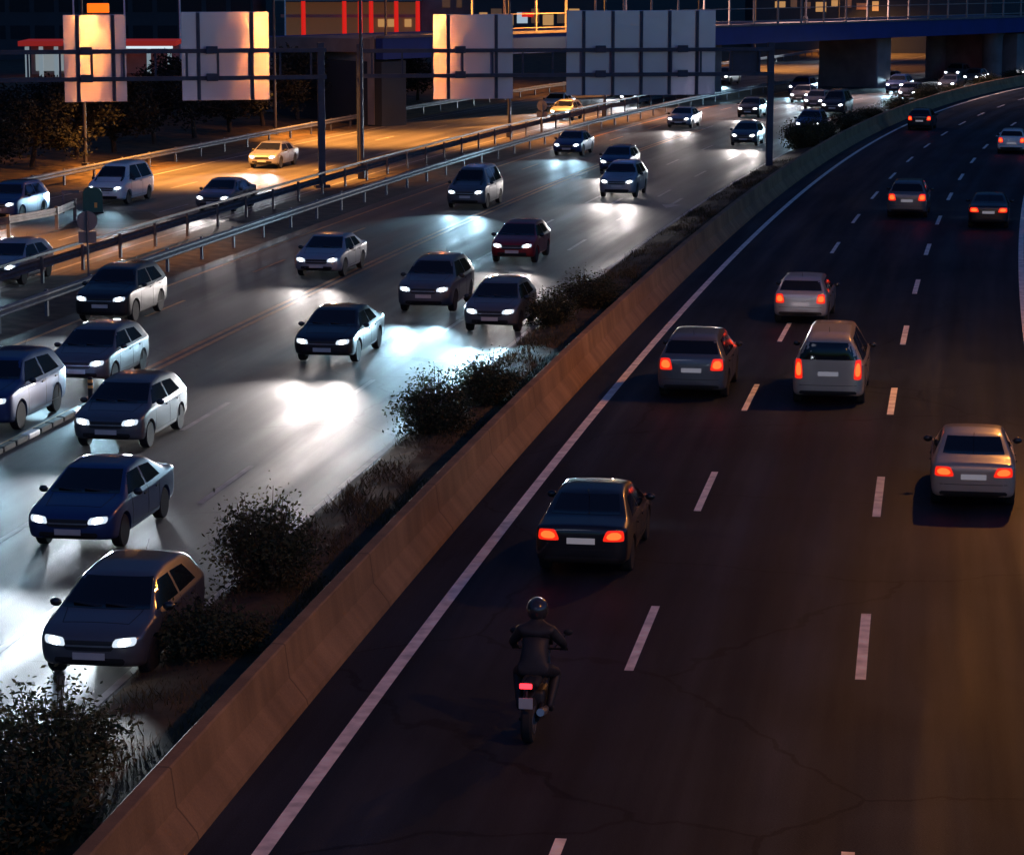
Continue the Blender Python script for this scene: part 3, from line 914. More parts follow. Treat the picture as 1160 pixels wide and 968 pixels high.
spots = [(-25.8, 130, .98), (-24.6, 136, .92), (-23.3, 142, .92), (-22.0, 147, 1.0), (-20.7, 154, .95), (-19.1, 160, 1.02), (-17.6, 166, .98), (-16.1, 172, 1.0), (-14.5, 180, 1.02), (-12.6, 186, 1.18), (-10.7, 194, .98), (-9.0, 200, .88), (-7.3, 206, .85),
         (-28.8, 152, .9), (-27.3, 158, .84), (-25.8, 164, .92), (-24.1, 172, .95), (-22.4, 179, 1.0), (-20.5, 186, 1.05), (-18.6, 193, 1.0), (-16.7, 200, 1.05), (-15.1, 206, 1.1), (-13.1, 212, 1.05), (-11.0, 220, .95), (-9.0, 226, .9)]
NEARTXT = ['leftmost of the front row of dark trees, half outside the photo', 'dark tree in the front row under the red lit forecourt', 'dark tree in the front row left behind the narrow leftmost sign', 'dark tree in the front row right of the narrow leftmost sign',
           'dark tree in the front row between the two left signs', 'front row tree behind the left part of the sign with the thin orange streak', 'front row tree behind the middle of the sign with the thin orange streak', 'dark tree in the front row just right of the sign with the thin orange streak',
           'dark tree in the front row below the leftmost uplit red column', 'tallest dark tree, below the middle uplit red columns', 'dark tree in the front row right of the tallest tree', 'dark tree in the front row, second from its right end', 'rightmost dark tree of the front row, left of the two ribbed lavender sign',
           'back row tree at the left edge of the photo', 'back row tree in front of the red lit forecourt', 'back row tree behind the narrow leftmost sign', 'back row tree between the two left signs', 'back row tree at the left edge of the sign with the thin orange streak', 'back row tree behind the middle of the thin orange streaked sign',
           'back row tree behind the right edge of the thin orange streaked sign', 'back row tree left of the left gantry post', 'back row tree directly behind the left gantry post', 'back row tree behind the tallest dark tree', 'back row tree, second from its right end', 'rightmost tree of the back row, near the ramp wall']
for i, (x, d, sc) in enumerate(spots):
    root = empty('tree', (x, d, 0.4), rng.uniform(0, 6), NEARTXT[i], 'tree', 'dark trees beyond the side road')
    root.scale = (sc, sc, sc * (0.84 if i < 13 else 0.80))
    c_, t_ = TREE[i % 3]
    for nm, me in (('crown', c_), ('trunk', t_)):
        c = bpy.data.objects.new(nm, me); c.parent = root; link(c)

# ------------------------------------------------------------------ cars
def smooth_interp(pts, x, k=0.10):
    xs = np.array([p[0] for p in pts]); zs = np.array([p[1] for p in pts])
    acc = 0
    for d in np.linspace(-k, k, 7):
        acc = acc + np.interp(x + d, xs, zs)
    return acc / 7

def catmull(pts, sub):
    p = np.array(pts); n = len(p); out = []
    q = np.vstack([2 * p[0] - p[1], p, 2 * p[-1] - p[-2]])
    for i in range(n - 1):
        p0, p1, p2, p3 = q[i:i + 4]
        for j in range(sub):
            t = j / sub
            out.append(0.5 * ((2 * p1) + (p2 - p0) * t + (2 * p0 - 5 * p1 + 4 * p2 - p3) * t * t + (3 * p1 - p0 - 3 * p2 + p3) * t ** 3))
    out.append(p[-1])
    return np.array(out)

SPEC = {
    # top profile as (y, z), rear to front
    'hatchback_car': dict(L=4.05, W=1.74, top=[(-2.025, .98), (-1.93, 1.02), (-1.60, 1.36), (-1.25, 1.44), (-0.35, 1.475), (0.30, 1.41), (1.12, 0.98), (1.65, 0.88), (2.025, 0.74)],
                          belt=0.93, ws=(0.36, 1.08, 0.98, 1.40), rw=(1.08, 1.36), cab=(-1.45, 0.95), wb=2.50, wr=0.31, rtop=.62),
    'sedan_car': dict(L=4.55, W=1.78, top=[(-2.275, .98), (-1.60, 1.04), (-0.85, 1.38), (-0.35, 1.43), (0.35, 1.39), (1.20, 0.97), (1.85, 0.86), (2.275, 0.72)],
                      belt=0.91, ws=(0.42, 1.12, 0.97, 1.37), rw=(1.08, 1.35), cab=(-1.25, 1.00), wb=2.72, wr=0.32, rtop=.60),
    'suv_car': dict(L=4.45, W=1.84, top=[(-2.225, 1.10), (-2.12, 1.16), (-1.85, 1.55), (-1.5, 1.64), (-0.35, 1.67), (0.40, 1.60), (1.10, 1.14), (1.80, 1.03), (2.225, 0.88)],
                    belt=1.05, ws=(0.48, 1.05, 1.16, 1.58), rw=(1.22, 1.53), cab=(-1.75, 0.92), wb=2.64, wr=0.35, rtop=.66),
    'minivan_car': dict(L=4.75, W=1.88, top=[(-2.375, 1.5), (-2.30, 1.72), (-2.0, 1.86), (-0.5, 1.90), (0.75, 1.83), (1.50, 1.20), (2.0, 1.05), (2.375, 0.88)],
                        belt=1.10, ws=(0.85, 1.45, 1.24, 1.76), rw=(1.22, 1.66), cab=(-2.1, 1.25), wb=2.95, wr=0.33, rtop=.70),
}
PAINT = {}
for nm, c, metal in (('white', (0.72, 0.72, 0.70), 0), ('silver', (0.42, 0.43, 0.45), 0.6), ('grey', (0.14, 0.145, 0.155), 0.5), ('black', (0.012, 0.012, 0.014), 0.1),
                     ('blue', (0.02, 0.05, 0.16), 0.3), ('red', (0.25, 0.015, 0.015), 0.2), ('beige', (0.40, 0.36, 0.30), 0.3)):
    PAINT[nm] = mat('car paint ' + nm, c, 0.35, metal, coat=0.8, var=0.04, scale=2)
M['glass'] = mat('car glass', (0.010, 0.012, 0.015), 0.06, var=0.05)
M['trim'] = mat('black trim', (0.015, 0.015, 0.016), 0.55, var=0.1)
M['tyre'] = mat('tyre', (0.016, 0.016, 0.016), 0.85, var=0.1)
M['rim'] = mat('alloy rim', (0.35, 0.36, 0.38), 0.35, 0.8, var=0.1)
M['plate'] = mat('number plate', (0.55, 0.55, 0.52), 0.5, var=0.05)
M['plate_lit'] = emis('lit number plate', (0.85, 0.82, 0.9), 0.16)
M['head'] = emis('headlight on', (0.85, 0.93, 1.0), 45)
M['head_lens'] = emis('glowing headlight lens', (0.75, 0.88, 1.0), 0.9)
M['head_warm'] = emis('warm headlight on', (1.0, 0.93, 0.84), 30)
M['tail'] = emis('tail light on', (1.0, 0.045, 0.008), 5.0)
M['tail_lens'] = emis('red tail light lens', (1.0, 0.022, 0.008), 0.95)
M['tail_dim'] = emis('dim tail light', (1.0, 0.05, 0.02), 1.2)
M['amber'] = mat('amber lens', (0.5, 0.18, 0.02), 0.3, var=0.05)

def car_body(sp):
    L, W = sp['L'], sp['W']
    Rf, Rr = 0.36, 0.20
    fr = [0, .004, .02, .06, .13, .25, .42, .65, 1.0]
    ys = [-L / 2 + Rr * f for f in fr] + list(np.linspace(-L / 2 + Rr, L / 2 - Rf, 44))[1:-1] + [L / 2 - Rf * f for f in fr[::-1]]
    rings = []
    for y in ys:
        t = float(smooth_interp(sp['top'], y))
        b = 0.20 + 0.10 * max(0, abs(2 * y / L) - 0.72) / 0.28
        w = W / 2 * (1 - 0.055 * abs(2 * y / L) ** 4)
        belt = min(sp['belt'] + 0.015 * (-y), t - 0.05)
        wt = 0.965 * w - 0.44 * (t - belt) - 0.03
        mid = b + (belt - b) * 0.55
        pts = [(0, b), (.72 * w, b), (.93 * w, b + .04), (.985 * w, b + .16), (w, mid), (.99 * w, belt - .07), (.965 * w, belt),
               (.965 * w * .15 + wt * .85, belt * .15 + t * .85 - 0.012), (wt - .06, t - .004), (.5 * wt, t + .018), (0, t + .024)]
        ring = catmull(pts, 3)
        for d, Rr_ in ((L / 2 - y, Rf), (L / 2 + y, Rr)):
            if d < Rr_:
                q = max(0.0, 1 - d / Rr_)
                kx = (1 - q ** 3.2) ** (1 / 3.2); kz = (1 - q ** 4.5) ** (1 / 4.5)
                zc = 0.55 if Rr_ == Rf else 0.62
                ring[:, 0] *= kx
                ring[:, 1] = zc + (ring[:, 1] - zc) * kz
        rings.append(ring)
    v, f = [], []
    m = len(rings[0]); full = 2 * m - 2
    for ri, (y, ring) in enumerate(zip(ys, rings)):
        if ri in (0, len(ys) - 1):
            v.append((0, y, float(ring[0, 1]))); continue
        for x, z in ring: v.append((x, y, z))
        for x, z in ring[-2:0:-1]: v.append((-x, y, z))
    def idx(ri, j): return 1 + (ri - 1) * full + j % full
    last = len(v) - 1
    for j in range(full):
        f.append((0, idx(1, j), idx(1, j + 1)))
        f.append((last, idx(len(ys) - 2, j + 1), idx(len(ys) - 2, j)))
        for ri in range(1, len(ys) - 2):
            f.append((idx(ri, j), idx(ri + 1, j), idx(ri + 1, j + 1), idx(ri, j + 1)))
    me = pydata('body', v, f)
    bm = bmesh.new(); bm.from_mesh(me); bmesh.ops.recalc_face_normals(bm, faces=bm.faces); bm.to_mesh(me)
    bvh = BVHTree.FromBMesh(bm)
    bm.free()
    return me, bvh

def cut_arches(me, sp):
    """wheel arches cut out of the body"""
    o = bpy.data.objects.new('tmp_body', me); link(o)
    c = MB()
    for sy in (-1, 1):
        for sx in (-1, 1):
            c.cyl((sx * (sp['W'] / 2 - 0.26), sy * sp['wb'] / 2, sp['wr'] + .01), (sx * (sp['W'] / 2 + 0.3), sy * sp['wb'] / 2, sp['wr'] + .01), sp['wr'] + 0.055, n=24)
    co = bpy.data.objects.new('tmp_cut', c.mesh('tmp_cut')); link(co)
    md = o.modifiers.new('b', 'BOOLEAN'); md.object = co; md.operation = 'DIFFERENCE'; md.solver = 'EXACT'
    dg = bpy.context.evaluated_depsgraph_get(); dg.update()
    out = bpy.data.meshes.new_from_object(o.evaluated_get(dg))
    bpy.data.objects.remove(o); bpy.data.objects.remove(co)
    out.name = 'body'
    return out

def decal(bvh, view, quad, n=8, m=4, off=0.006, rnd=0.0):
    """a panel lying on the body: quad = 4 corners (u,v) seen from `view`"""
    v = []
    bl_, br, tr, tl = [Vector((*q, 0)) for q in quad]
    for j in range(m + 1):
        for i in range(n + 1):
            a, b = i / n, j / m
            if rnd:      # pull the corners in
                cx, cy = 2 * a - 1, 2 * b - 1
                a = 0.5 + 0.5 * cx * (1 - rnd * cy ** 4); b = 0.5 + 0.5 * cy * (1 - rnd * cx ** 4)
            p = (bl_ * (1 - a) + br * a) * (1 - b) + (tl * (1 - a) + tr * a) * b
            if view == 'front': o_, d_ = Vector((p.x, 6, p.y)), Vector((0, -1, 0))
            elif view == 'rear': o_, d_ = Vector((p.x, -6, p.y)), Vector((0, 1, 0))
            elif view == 'left': o_, d_ = Vector((-4, p.x, p.y)), Vector((1, 0, 0))
            elif view == 'right': o_, d_ = Vector((4, p.x, p.y)), Vector((-1, 0, 0))
            else: o_, d_ = Vector((p.x, p.y, 5)), Vector((0, 0, -1))
            h, nn, _, _ = bvh.ray_cast(o_, d_)
            if h is None:
                h, nn, _, _ = bvh.find_nearest(o_ + d_ * 4)
            if nn.dot(d_) > 0: nn = -nn
            v.append(h + nn * off)
    f = []
    for j in range(m):
        for i in range(n):
            a = j * (n + 1) + i
            f.append((a, a + 1, a + n + 2, a + n + 1))
    # skirt so that the panel has an edge
    ringi = [i for i in range(n + 1)] + [(j + 1) * (n + 1) - 1 for j in range(1, m + 1)] + [m * (n + 1) + i for i in range(n - 1, -1, -1)] + [j * (n + 1) for j in range(m - 1, 0, -1)]
    dv = {'front': (0, -.02, 0), 'rear': (0, .02, 0), 'left': (.02, 0, 0), 'right': (-.02, 0, 0), 'top': (0, 0, -.02)}[view]
    base = len(v)
    for i in ringi: v.append(Vector(v[i]) + Vector(dv))
    k = len(ringi)
    for i in range(k):
        f.append((ringi[i], ringi[(i + 1) % k], base + (i + 1) % k, base + i))
    return pydata('panel', v, f)

def wheel_mesh(r, w=0.20):
    t = MB().lathe([(r * .60, -w / 2), (r * .93, -w / 2), (r, -w / 2 + .03), (r, w / 2 - .03), (r * .93, w / 2), (r * .60, w / 2)], axis='X', n=22).mesh('tyre')
    c = MB()
    c.lathe([(r * .61, -0.06), (r * .61, 0.08), (r * .56, 0.085), (r * .54, 0.04)], axis='X', n=22)
    for k in range(5):
        a = k * 2 * math.pi / 5
        c.box((0.065, math.cos(a) * r * .3, math.sin(a) * r * .3), (0.03, 0.07, r * .58), rot=Matrix.Rotation(a - math.pi / 2, 3, 'X'))
    c.cyl((0.03, 0, 0), (0.085, 0, 0), 0.06, n=10)
    return t, c.mesh('rim')

def make_car(kind, heads, tails):
    sp = SPEC[kind]
    L, W = sp['L'], sp['W']
    me, bvh = car_body(sp)
    body_me = cut_arches(me, sp)
    body_me.materials.clear(); body_me.materials.append(PAINT['silver'])
    root = empty(kind, (0, 0, 0))
    body = mesh_obj('body', body_me, None, root, 38)
    def d(name, view, quad, m_, **k):
        return mesh_obj(name, decal(bvh, view, quad, **k), m_, root, 50)
    def core(par, name, view, q, k, m_):
        cx = sum(p[0] for p in q) / 4; cz = sum(p[1] for p in q) / 4
        qq = [(cx + (p[0] - cx) * k[0], cz + (p[1] - cz) * k[1]) for p in q]
        return mesh_obj(name, decal(bvh, view, qq, n=7, m=4, off=0.013, rnd=0.25), m_, par, 50)
    z0, z1 = sp['ws'][2] + .03, sp['ws'][3] - .02
    wt = sp['rtop']
    d('windscreen', 'front', [(-wt - .10, z0), (wt + .10, z0), (wt - .04, z1), (-wt + .04, z1)], M['glass'], n=14, m=6, off=0.004)
    r0, r1 = sp['rw']
    d('rear_window', 'rear', [(-wt - .04, r0), (wt + .04, r0), (wt - .05, r1), (-wt + .05, r1)], M['glass'], n=14, m=5, off=0.004)
    c0, c1 = sp['cab']; bz = sp['belt'] + .045
    tz = smooth_interp(sp['top'], 0) - .12
    midy = (c0 + c1) / 2 - .05
    for vw in ('left', 'right'):
        d('side_window', vw, [(midy + .05, bz), (c1 - .02, bz), (c1 - (tz - bz) * 1.45, tz), (midy + .05, tz)], M['glass'], n=8, m=4, off=0.004)
        d('side_window', vw, [(c0 + .12, bz + .02), (midy - .05, bz), (midy - .05, tz), (c0 + .42 if kind != 'minivan_car' else c0 + .2, tz - .03)], M['glass'], n=8, m=4, off=0.004)
    hz = {'hatchback_car': .68, 'sedan_car': .66, 'suv_car': .80, 'minivan_car': .80}[kind]
    hh = .085
    hw = W / 2
    for sx in (-1, 1):
        q = [(sx * (hw - .50), hz - hh * .8), (sx * (hw - .14), hz - hh * .5), (sx * (hw - .12), hz + hh), (sx * (hw - .46), hz + hh * .7)]
        if sx < 0: q = [q[1], q[0], q[3], q[2]]
        hl = d('headlight', 'front', q, M['head_lens'], n=8, m=4, off=0.008, rnd=0.12)
        core(hl, 'lamp', 'front', q, (0.52, 0.80), heads)
        tz0 = {'hatchback_car': .86, 'sedan_car': .84, 'suv_car': .98, 'minivan_car': 1.02}[kind]
        tw, th = {'hatchback_car': (.30, .17), 'sedan_car': (.42, .12), 'suv_car': (.36, .18), 'minivan_car': (.22, .30)}[kind]
        q = [(sx * (hw - .08 - tw), tz0 - th), (sx * (hw - .09), tz0 - th), (sx * (hw - .11), tz0 + th * .7), (sx * (hw - .08 - tw * .8), tz0 + th * .7)]
        if sx < 0: q = [q[1], q[0], q[3], q[2]]
        tl_ = d('tail_light', 'rear', q, M['tail_lens'], n=7, m=5, off=0.008, rnd=0.10)
        core(tl_, 'lamp', 'rear', q, (0.72, 0.66), tails)
        m_ = MB().ball((0, 0, 0), 0.1, (1.0, 0.55, 0.72), n=12).build('mirror', PAINT['black'], root, 60)
        m_.location = (sx * (hw + .07), sp['cab'][1] - .22, sp['belt'] + .07)
    d('grille', 'front', [(-hw * .45, hz - .13), (hw * .45, hz - .13), (hw * .5, hz + .03), (-hw * .5, hz + .03)], M['trim'], n=8, m=3, off=0.006, rnd=0.08)
    d('grille_bar', 'front', [(-hw * .42, hz - .065), (hw * .42, hz - .065), (hw * .43, hz - .04), (-hw * .43, hz - .04)], M['rim'], n=8, m=1, off=0.016)
    d('air_intake', 'front', [(-hw * .62, .30), (hw * .62, .30), (hw * .68, .44), (-hw * .68, .44)], M['trim'], n=10, m=3, off=0.006, rnd=0.08)
    d('bumper_trim', 'rear', [(-hw * .75, .30), (hw * .75, .30), (hw * .80, .42), (-hw * .80, .42)], M['trim'], n=10, m=3, off=0.006, rnd=0.08)
    d('number_plate', 'front', [(-.26, hz - .27), (.26, hz - .27), (.26, hz - .16), (-.26, hz - .16)], M['plate'], n=4, m=1, off=0.014)
    pz = {'hatchback_car': .66, 'sedan_car': .72, 'suv_car': .80, 'minivan_car': .86}[kind]
    d('number_plate', 'rear', [(-.26, pz - .055), (.26, pz - .055), (.26, pz + .055), (-.26, pz + .055)], M['plate_lit'], n=4, m=1, off=0.014)
    # shut lines of doors, bonnet and tailgate as one thin dark mesh
    gaps = []
    def gap(view, a, b, w=.012, n=10):
        (u0, v0), (u1, v1) = a, b
        if abs(u1 - u0) > abs(v1 - v0): q = [(u0, v0 - w / 2), (u1, v1 - w / 2), (u1, v1 + w / 2), (u0, v0 + w / 2)]; gaps.append(decal(bvh, view, q, n=n, m=1, off=0.003))
        else: q = [(u0 - w / 2, v0), (u0 + w / 2, v0), (u1 + w / 2, v1), (u1 - w / 2, v1)]; gaps.append(decal(bvh, view, q, n=1, m=n, off=0.003))
    for vw in ('left', 'right'):
        for yy in (c1 - .12, midy, c0 + .30):
            gap(vw, (yy, .36), (yy, bz - .03))
        gap(vw, (c0 + .30, .36), (c1 - .12, .36))
    fy = L / 2
    for sx in (-1, 1):
        gap('top', (sx * hw * .72, c1 + .12), (sx * hw * .62, fy - .42))
    gap('top', (-hw * .62, fy - .42), (hw * .62, fy - .42))
    gap('rear', (-hw * .78, .56), (hw * .78, .56))
    gb = bmesh.new()
    for gm in gaps: gb.from_mesh(gm)
    gme = bpy.data.meshes.new('panel_gaps'); gb.to_mesh(gme); gb.free()
    mesh_obj('panel_gaps', gme, M['trim'], root)
    for vw in ('left', 'right'):
        for yy in (midy + .16, c0 + .44):
            d('door_handle', vw, [(yy - .02, bz - .16), (yy + .15, bz - .16), (yy + .15, bz - .125), (yy - .02, bz - .125)], M['trim'], n=4, m=2, off=0.028)
    for x0 in (-.48, .06):
        d('wiper', 'front', [(x0, z0 + .005), (x0 + .50, z0 + .045), (x0 + .50, z0 + .062), (x0, z0 + .025)], M['trim'], n=6, m=1, off=0.02)
    MB().cyl((0, c0 + .25, float(smooth_interp(sp['top'], c0 + .25)) - .01), (0, c0 + .02, float(smooth_interp(sp['top'], c0 + .25)) + .17), .008, .004, n=6).build('antenna', M['trim'], root)
    t, rm = wheel_mesh(sp['wr'])
    t.materials.append(M['tyre']); rm.materials.append(M['rim'])
    for sy in (-1, 1):
        for sx in (-1, 1):
            w = bpy.data.objects.new('wheel', t); w.parent = root
            w.location = (sx * (W / 2 - .125), sy * sp['wb'] / 2, sp['wr'])
            w.rotation_euler = (0, 0, 0 if sx > 0 else math.pi)
            link(w); t.shade_smooth(); t.set_sharp_from_angle(angle=R(35))
            q = bpy.data.objects.new('rim', rm); q.parent = w; link(q)
    for fz in (-.55, .55):
        pass
    root['_L'] = L
    return root

BEAMS = {}
def beam(col, power):
    k = (col, power)
    if k not in BEAMS:
        ld = bpy.data.lights.new('headlight_beam', 'SPOT')
        ld.energy = power
        ld.color = col
        ld.spot_size = R(30)
        ld.spot_blend = 1.0
        ld.shadow_soft_size = 0.10
        BEAMS[k] = ld
    return BEAMS[k]

PROTO = {}
USED = set()
def place_car(kind, s, o, paint, label, group, oncoming, beamcol=None, power=0, tails='tail', heads='head', off=None, yaw=0.0, sc=0.94):
    """s = station of the end of the car that faces the camera"""
    key = (kind, tails, heads)
    if key not in PROTO:
        PROTO[key] = make_car(kind, M[heads], M[tails])
    src = PROTO[key]
    car = src if key not in USED else copy_tree(src)
    USED.add(key)
    L = SPEC[kind]['L'] * sc
    sm = s + L / 2
    oo = o + (off(sm) if off else 0)
    car.location = P(sm, oo, 0.0)
    car.rotation_euler = (0, 0, -HD(sm) + (math.pi if oncoming else 0) + yaw)
    car.scale = (sc, sc, sc)
    tag(car, label, 'car', group)
    for ch in car.children:
        if ch.name.split('.')[0] == 'body':
            ch.material_slots[0].link = 'OBJECT'
            ch.material_slots[0].material = PAINT[paint]
    if oncoming and power:
        for sx in ((-0.6, 0.6) if power > 0 else ()):
            lo = bpy.data.objects.new('headlight_beam', beam(beamcol, power))
            lo.parent = car
            lo.location = (sx, SPEC[kind]['L'] / 2 + 0.06, 0.66)
            lo.rotation_euler = (R(90 + 0.8), 0, 0)
            lo.scale = (2.2, 1, 1)
            link(lo)
    return car

COOL, NEUT, WARM = (0.48, 0.80, 1.0), (0.80, 0.90, 1.0), (1.0, 0.90, 0.86)
GL, GS, GR = 'oncoming cars with white headlights', 'cars with white headlights on the side road', 'cars with red tail lights'
PW = 330
ON = [
 ('hatchback_car', 12.6, -4.30, 'grey', NEUT, 1.5, 'oncoming car beside the median behind the loose bush, nearest in the lower left'),
 ('sedan_car', 21.0, -7.38, 'blue', NEUT, 1.6, 'oncoming car near the left edge, one lane left of the tall median shrub'),
 ('hatchback_car', 31.0, -9.86, 'grey', NEUT, 1.2, 'oncoming car just right of the black bollard and separator strip'),
 ('suv_car', 32.6, -13.5, 'blue', COOL, 0.9, 'oncoming car half cut off by the left edge, left of the bollard'),
 ('hatchback_car', 39.3, -13.35, 'grey', COOL, 1.0, 'oncoming car left of and behind the bollard, beyond the orange double line'),
 ('sedan_car', 44.2, -8.20, 'black', WARM, 1.2, 'oncoming car in the middle of the far carriageway, left of the round dark bush'),
 ('suv_car', 51.0, -16.65, 'black', NEUT, 0.5, 'oncoming car hugging the galvanised guard rail, beside the orange edge line'),
 ('hatchback_car', 51.0, -4.90, 'grey', COOL, 1.2, 'oncoming car beside the median just left of the small brownish bush'),
 ('suv_car', 55.0, -7.70, 'grey', COOL, 1.2, 'oncoming car just left of and behind the one beside the small brownish bush'),
 ('sedan_car', 63.6, -13.28, 'silver', WARM, 1.0, 'oncoming car left of the orange double line, between the bollard and the sign gantry'),
 ('hatchback_car', 69.2, -7.53, 'red', WARM, 1.0, 'oncoming car halfway between the small brownish bush and the painted lane arrows'),
 ('minivan_car', 90.0, -13.65, 'grey', COOL, 1.3, 'oncoming van above a large teal pool of light, left of the painted lane arrows'),
 ('suv_car', 97.0, -8.05, 'silver', WARM, 1.3, 'oncoming car in a blurred white glow just beyond the painted lane arrows'),
 ('hatchback_car', 111.0, -10.6, 'blue', WARM, 1.0, 'oncoming car below the widest sign panel, to the left of the blurred white glow'),
 ('sedan_car', 123.5, -15.6, 'blue', COOL, 1.0, 'oncoming car below the left half of the widest sign panel, by the guard rail'),
 ('hatchback_car', 134.0, -7.10, 'grey', WARM, 1.2, 'oncoming car just left of the median gantry post, lower of two'),
 ('suv_car', 145.0, -4.75, 'blue', COOL, 0.8, 'oncoming car with a teal glow right of the median gantry post beside bushes'),
 ('sedan_car', 150.5, -14.1, 'silver', WARM, 1.0, 'oncoming car below the right end of the widest sign panel'),
 ('hatchback_car', 164.0, -11.9, 'black', WARM, 1.0, 'oncoming car just left of the median gantry post, upper of the two there'),
 ('minivan_car', 168.5, -6.60, 'black', NEUT, 1.0, 'oncoming van right of the median gantry post, above the teal glowing car'),
 ('sedan_car', 185.5, -12.3, 'grey', NEUT, 1.0, 'oncoming car in the distance above the gantry post, next to the guard rail'),
 ('hatchback_car', 192.0, -4.9, 'grey', COOL, 0.8, 'distant oncoming car beside the median, lowest of the cluster before the bridge'),
 ('suv_car', 203.0, -8.1, 'blue', COOL, 1.4, 'distant oncoming car in the middle of the teal cluster before the bridge'),
 ('sedan_car', 215.5, -11.8, 'blue', COOL, 1.4, 'distant oncoming car at the upper left of the teal cluster before the bridge'),
 ('hatchback_car', 224.0, -6.0, 'grey', NEUT, 1.0, 'distant oncoming car at the right of the cluster, left of the bridge pier'),
 ('hatchback_car', 176.5, -9.4, 'grey', COOL, 1.0, 'oncoming car above the teal glowing car, between the two vans and the far cluster'),
 ('suv_car', 196.5, -14.9, 'blue', COOL, 1.2, 'distant oncoming car along the guard rail, left end of the teal cluster'),
 ('sedan_car', 209.5, -5.0, 'grey', COOL, 1.2, 'distant oncoming car beside the median at the lower right of the teal cluster'),
 ('hatchback_car', 222.0, -15.0, 'silver', NEUT, 1.0, 'distant oncoming car along the guard rail above the teal cluster'),
 ('suv_car', 231.0, -9.6, 'grey', NEUT, 1.2, 'distant oncoming car in front of the bridge, in the middle lane'),
 ('sedan_car', 238.0, -5.0, 'blue', NEUT, 1.0, 'distant oncoming car beside the median just before the bridge'),
 ('hatchback_car', 252.0, -15.8, 'silver', NEUT, 1.0, 'distant oncoming car under the bridge, outer lane by the guard rail'),
 ('suv_car', 243.0, -13.0, 'grey', NEUT, 1.0, 'farthest oncoming car but one, under the blue bridge'),
 ('sedan_car', 255.0, -8.6, 'black', NEUT, 1.0, 'farthest oncoming car, under the blue bridge beside the round pier'),
]
for k, s, o, p, bc, pw, lab in ON:
    place_car(k, s, o, p, lab, GL, True, bc, PW * pw * (1.0 if s < 58 else 0.5), heads='head_warm' if bc == WARM else 'head')
SD = [
 ('hatchback_car', 59.4, -23.2, 'silver', COOL, 0.7, 'car on the side road at the left edge, nearest of the side road cars'),
 ('sedan_car', 86.5, -24.1, 'grey', WARM, 0.7, 'car on the side road right of the dark patch, nearest the dark rail'),
 ('minivan_car', 89.0, -29.9, 'white', COOL, 0.7, 'van on the side road just behind the green rounded marker'),
 ('suv_car', 80.4, -31.5, 'blue', NEUT, 0.7, 'car on the side road at the left edge, in the outer lane before the van'),
 ('sedan_car', 110.8, -29.4, 'silver', NEUT, 0.7, 'car on the side road left of the left gantry post'),
 ('hatchback_car', 157.0, -23.8, 'silver', NEUT, 0.7, 'car on the side road below the left edge of the widest sign panel'),
 ('sedan_car', 167.5, -27.3, 'white', NEUT, 0.7, 'car on the side road right of the two ribbed lavender sign, outer lane'),
 ('hatchback_car', 178.5, -24.2, 'black', NEUT, 0.7, 'car on the side road below the middle of the widest sign panel'),
 ('hatchback_car', 190.0, -28.2, 'white', NEUT, 0.8, 'car on the side road behind the right end of the widest sign panel'),
 ('suv_car', 214.0, -25.5, 'grey', COOL, 0.8, 'car on the side road just before the bridge, right of the median gantry post'),
 ('suv_car', 268.0, -26.5, 'silver', NEUT, 0.8, 'car on the orange road beyond the bridge, left of the wide pier'),
 ('sedan_car', 282.0, -29.5, 'white', NEUT, 0.8, 'car on the orange road beyond the bridge, farther back in the outer lane'),
 ('hatchback_car', 318.0, -27.0, 'white', NEUT, 0.8, 'farthest car on the orange road seen under the bridge right of the wide pier'),
]
for k, s, o, p, bc, pw, lab in SD:
    place_car(k, s, o, p, lab, GS, True, bc, PW * pw, heads='head_warm' if bc == WARM else 'head', off=side)
RD = [
 ('sedan_car', 20.5, 2.00, 'black', 'tail', 'dark car with bright red tail lights in the left lane, nearest of these cars', 0),
 ('suv_car', 40.0, 2.08, 'grey', 'tail', 'car with very wide red tail lights directly ahead of the nearest dark car', 0),
 ('hatchback_car', 54.5, 3.85, 'silver', 'tail', 'car crossing the left dashed line with thin red tail lights and a bright plate', -0.02),
 ('minivan_car', 39.6, 5.42, 'beige', 'tail', 'pale van with pinkish red tail lights in the middle lane', 0),
 ('sedan_car', 27.5, 8.78, 'beige', 'tail', 'car with thin orange red tail lights by the right edge, in warm lamp light', 0),
 ('suv_car', 89.5, 5.58, 'grey', 'tail', 'distant car with broad red tail lights in the middle lane, left of its twin', 0),
 ('sedan_car', 85.5, 9.05, 'black', 'tail', 'distant car with broad red tail lights in the right lane', 0),
 ('hatchback_car', 152.5, 1.55, 'black', 'tail', 'farthest red lit car in the left lane beside the far end of the median', 0),
 ('hatchback_car', 131.0, 8.75, 'white', 'tail', 'far pale car at the right edge of the photo, up in the right lane', 0),
]
for k, s, o, p, tl_, lab, yw in RD:
    place_car(k, s, o, p, lab, GR, False, tails=tl_, yaw=yw)
    # their own low beams light the road ahead of them
for c in [x for x in bpy.data.objects if x.get('group') == GR]:
    lo = bpy.data.objects.new('headlight_beam', beam(NEUT, 8.0))
    lo.parent = c
    lo.location = (0, c['_L'] / 2 + 0.06, 0.66)
    lo.rotation_euler = (R(84.5), 0, 0)
    lo.scale = (2.2, 1, 1)
    link(lo)
for o in bpy.data.objects:
    if '_L' in o: del o['_L']

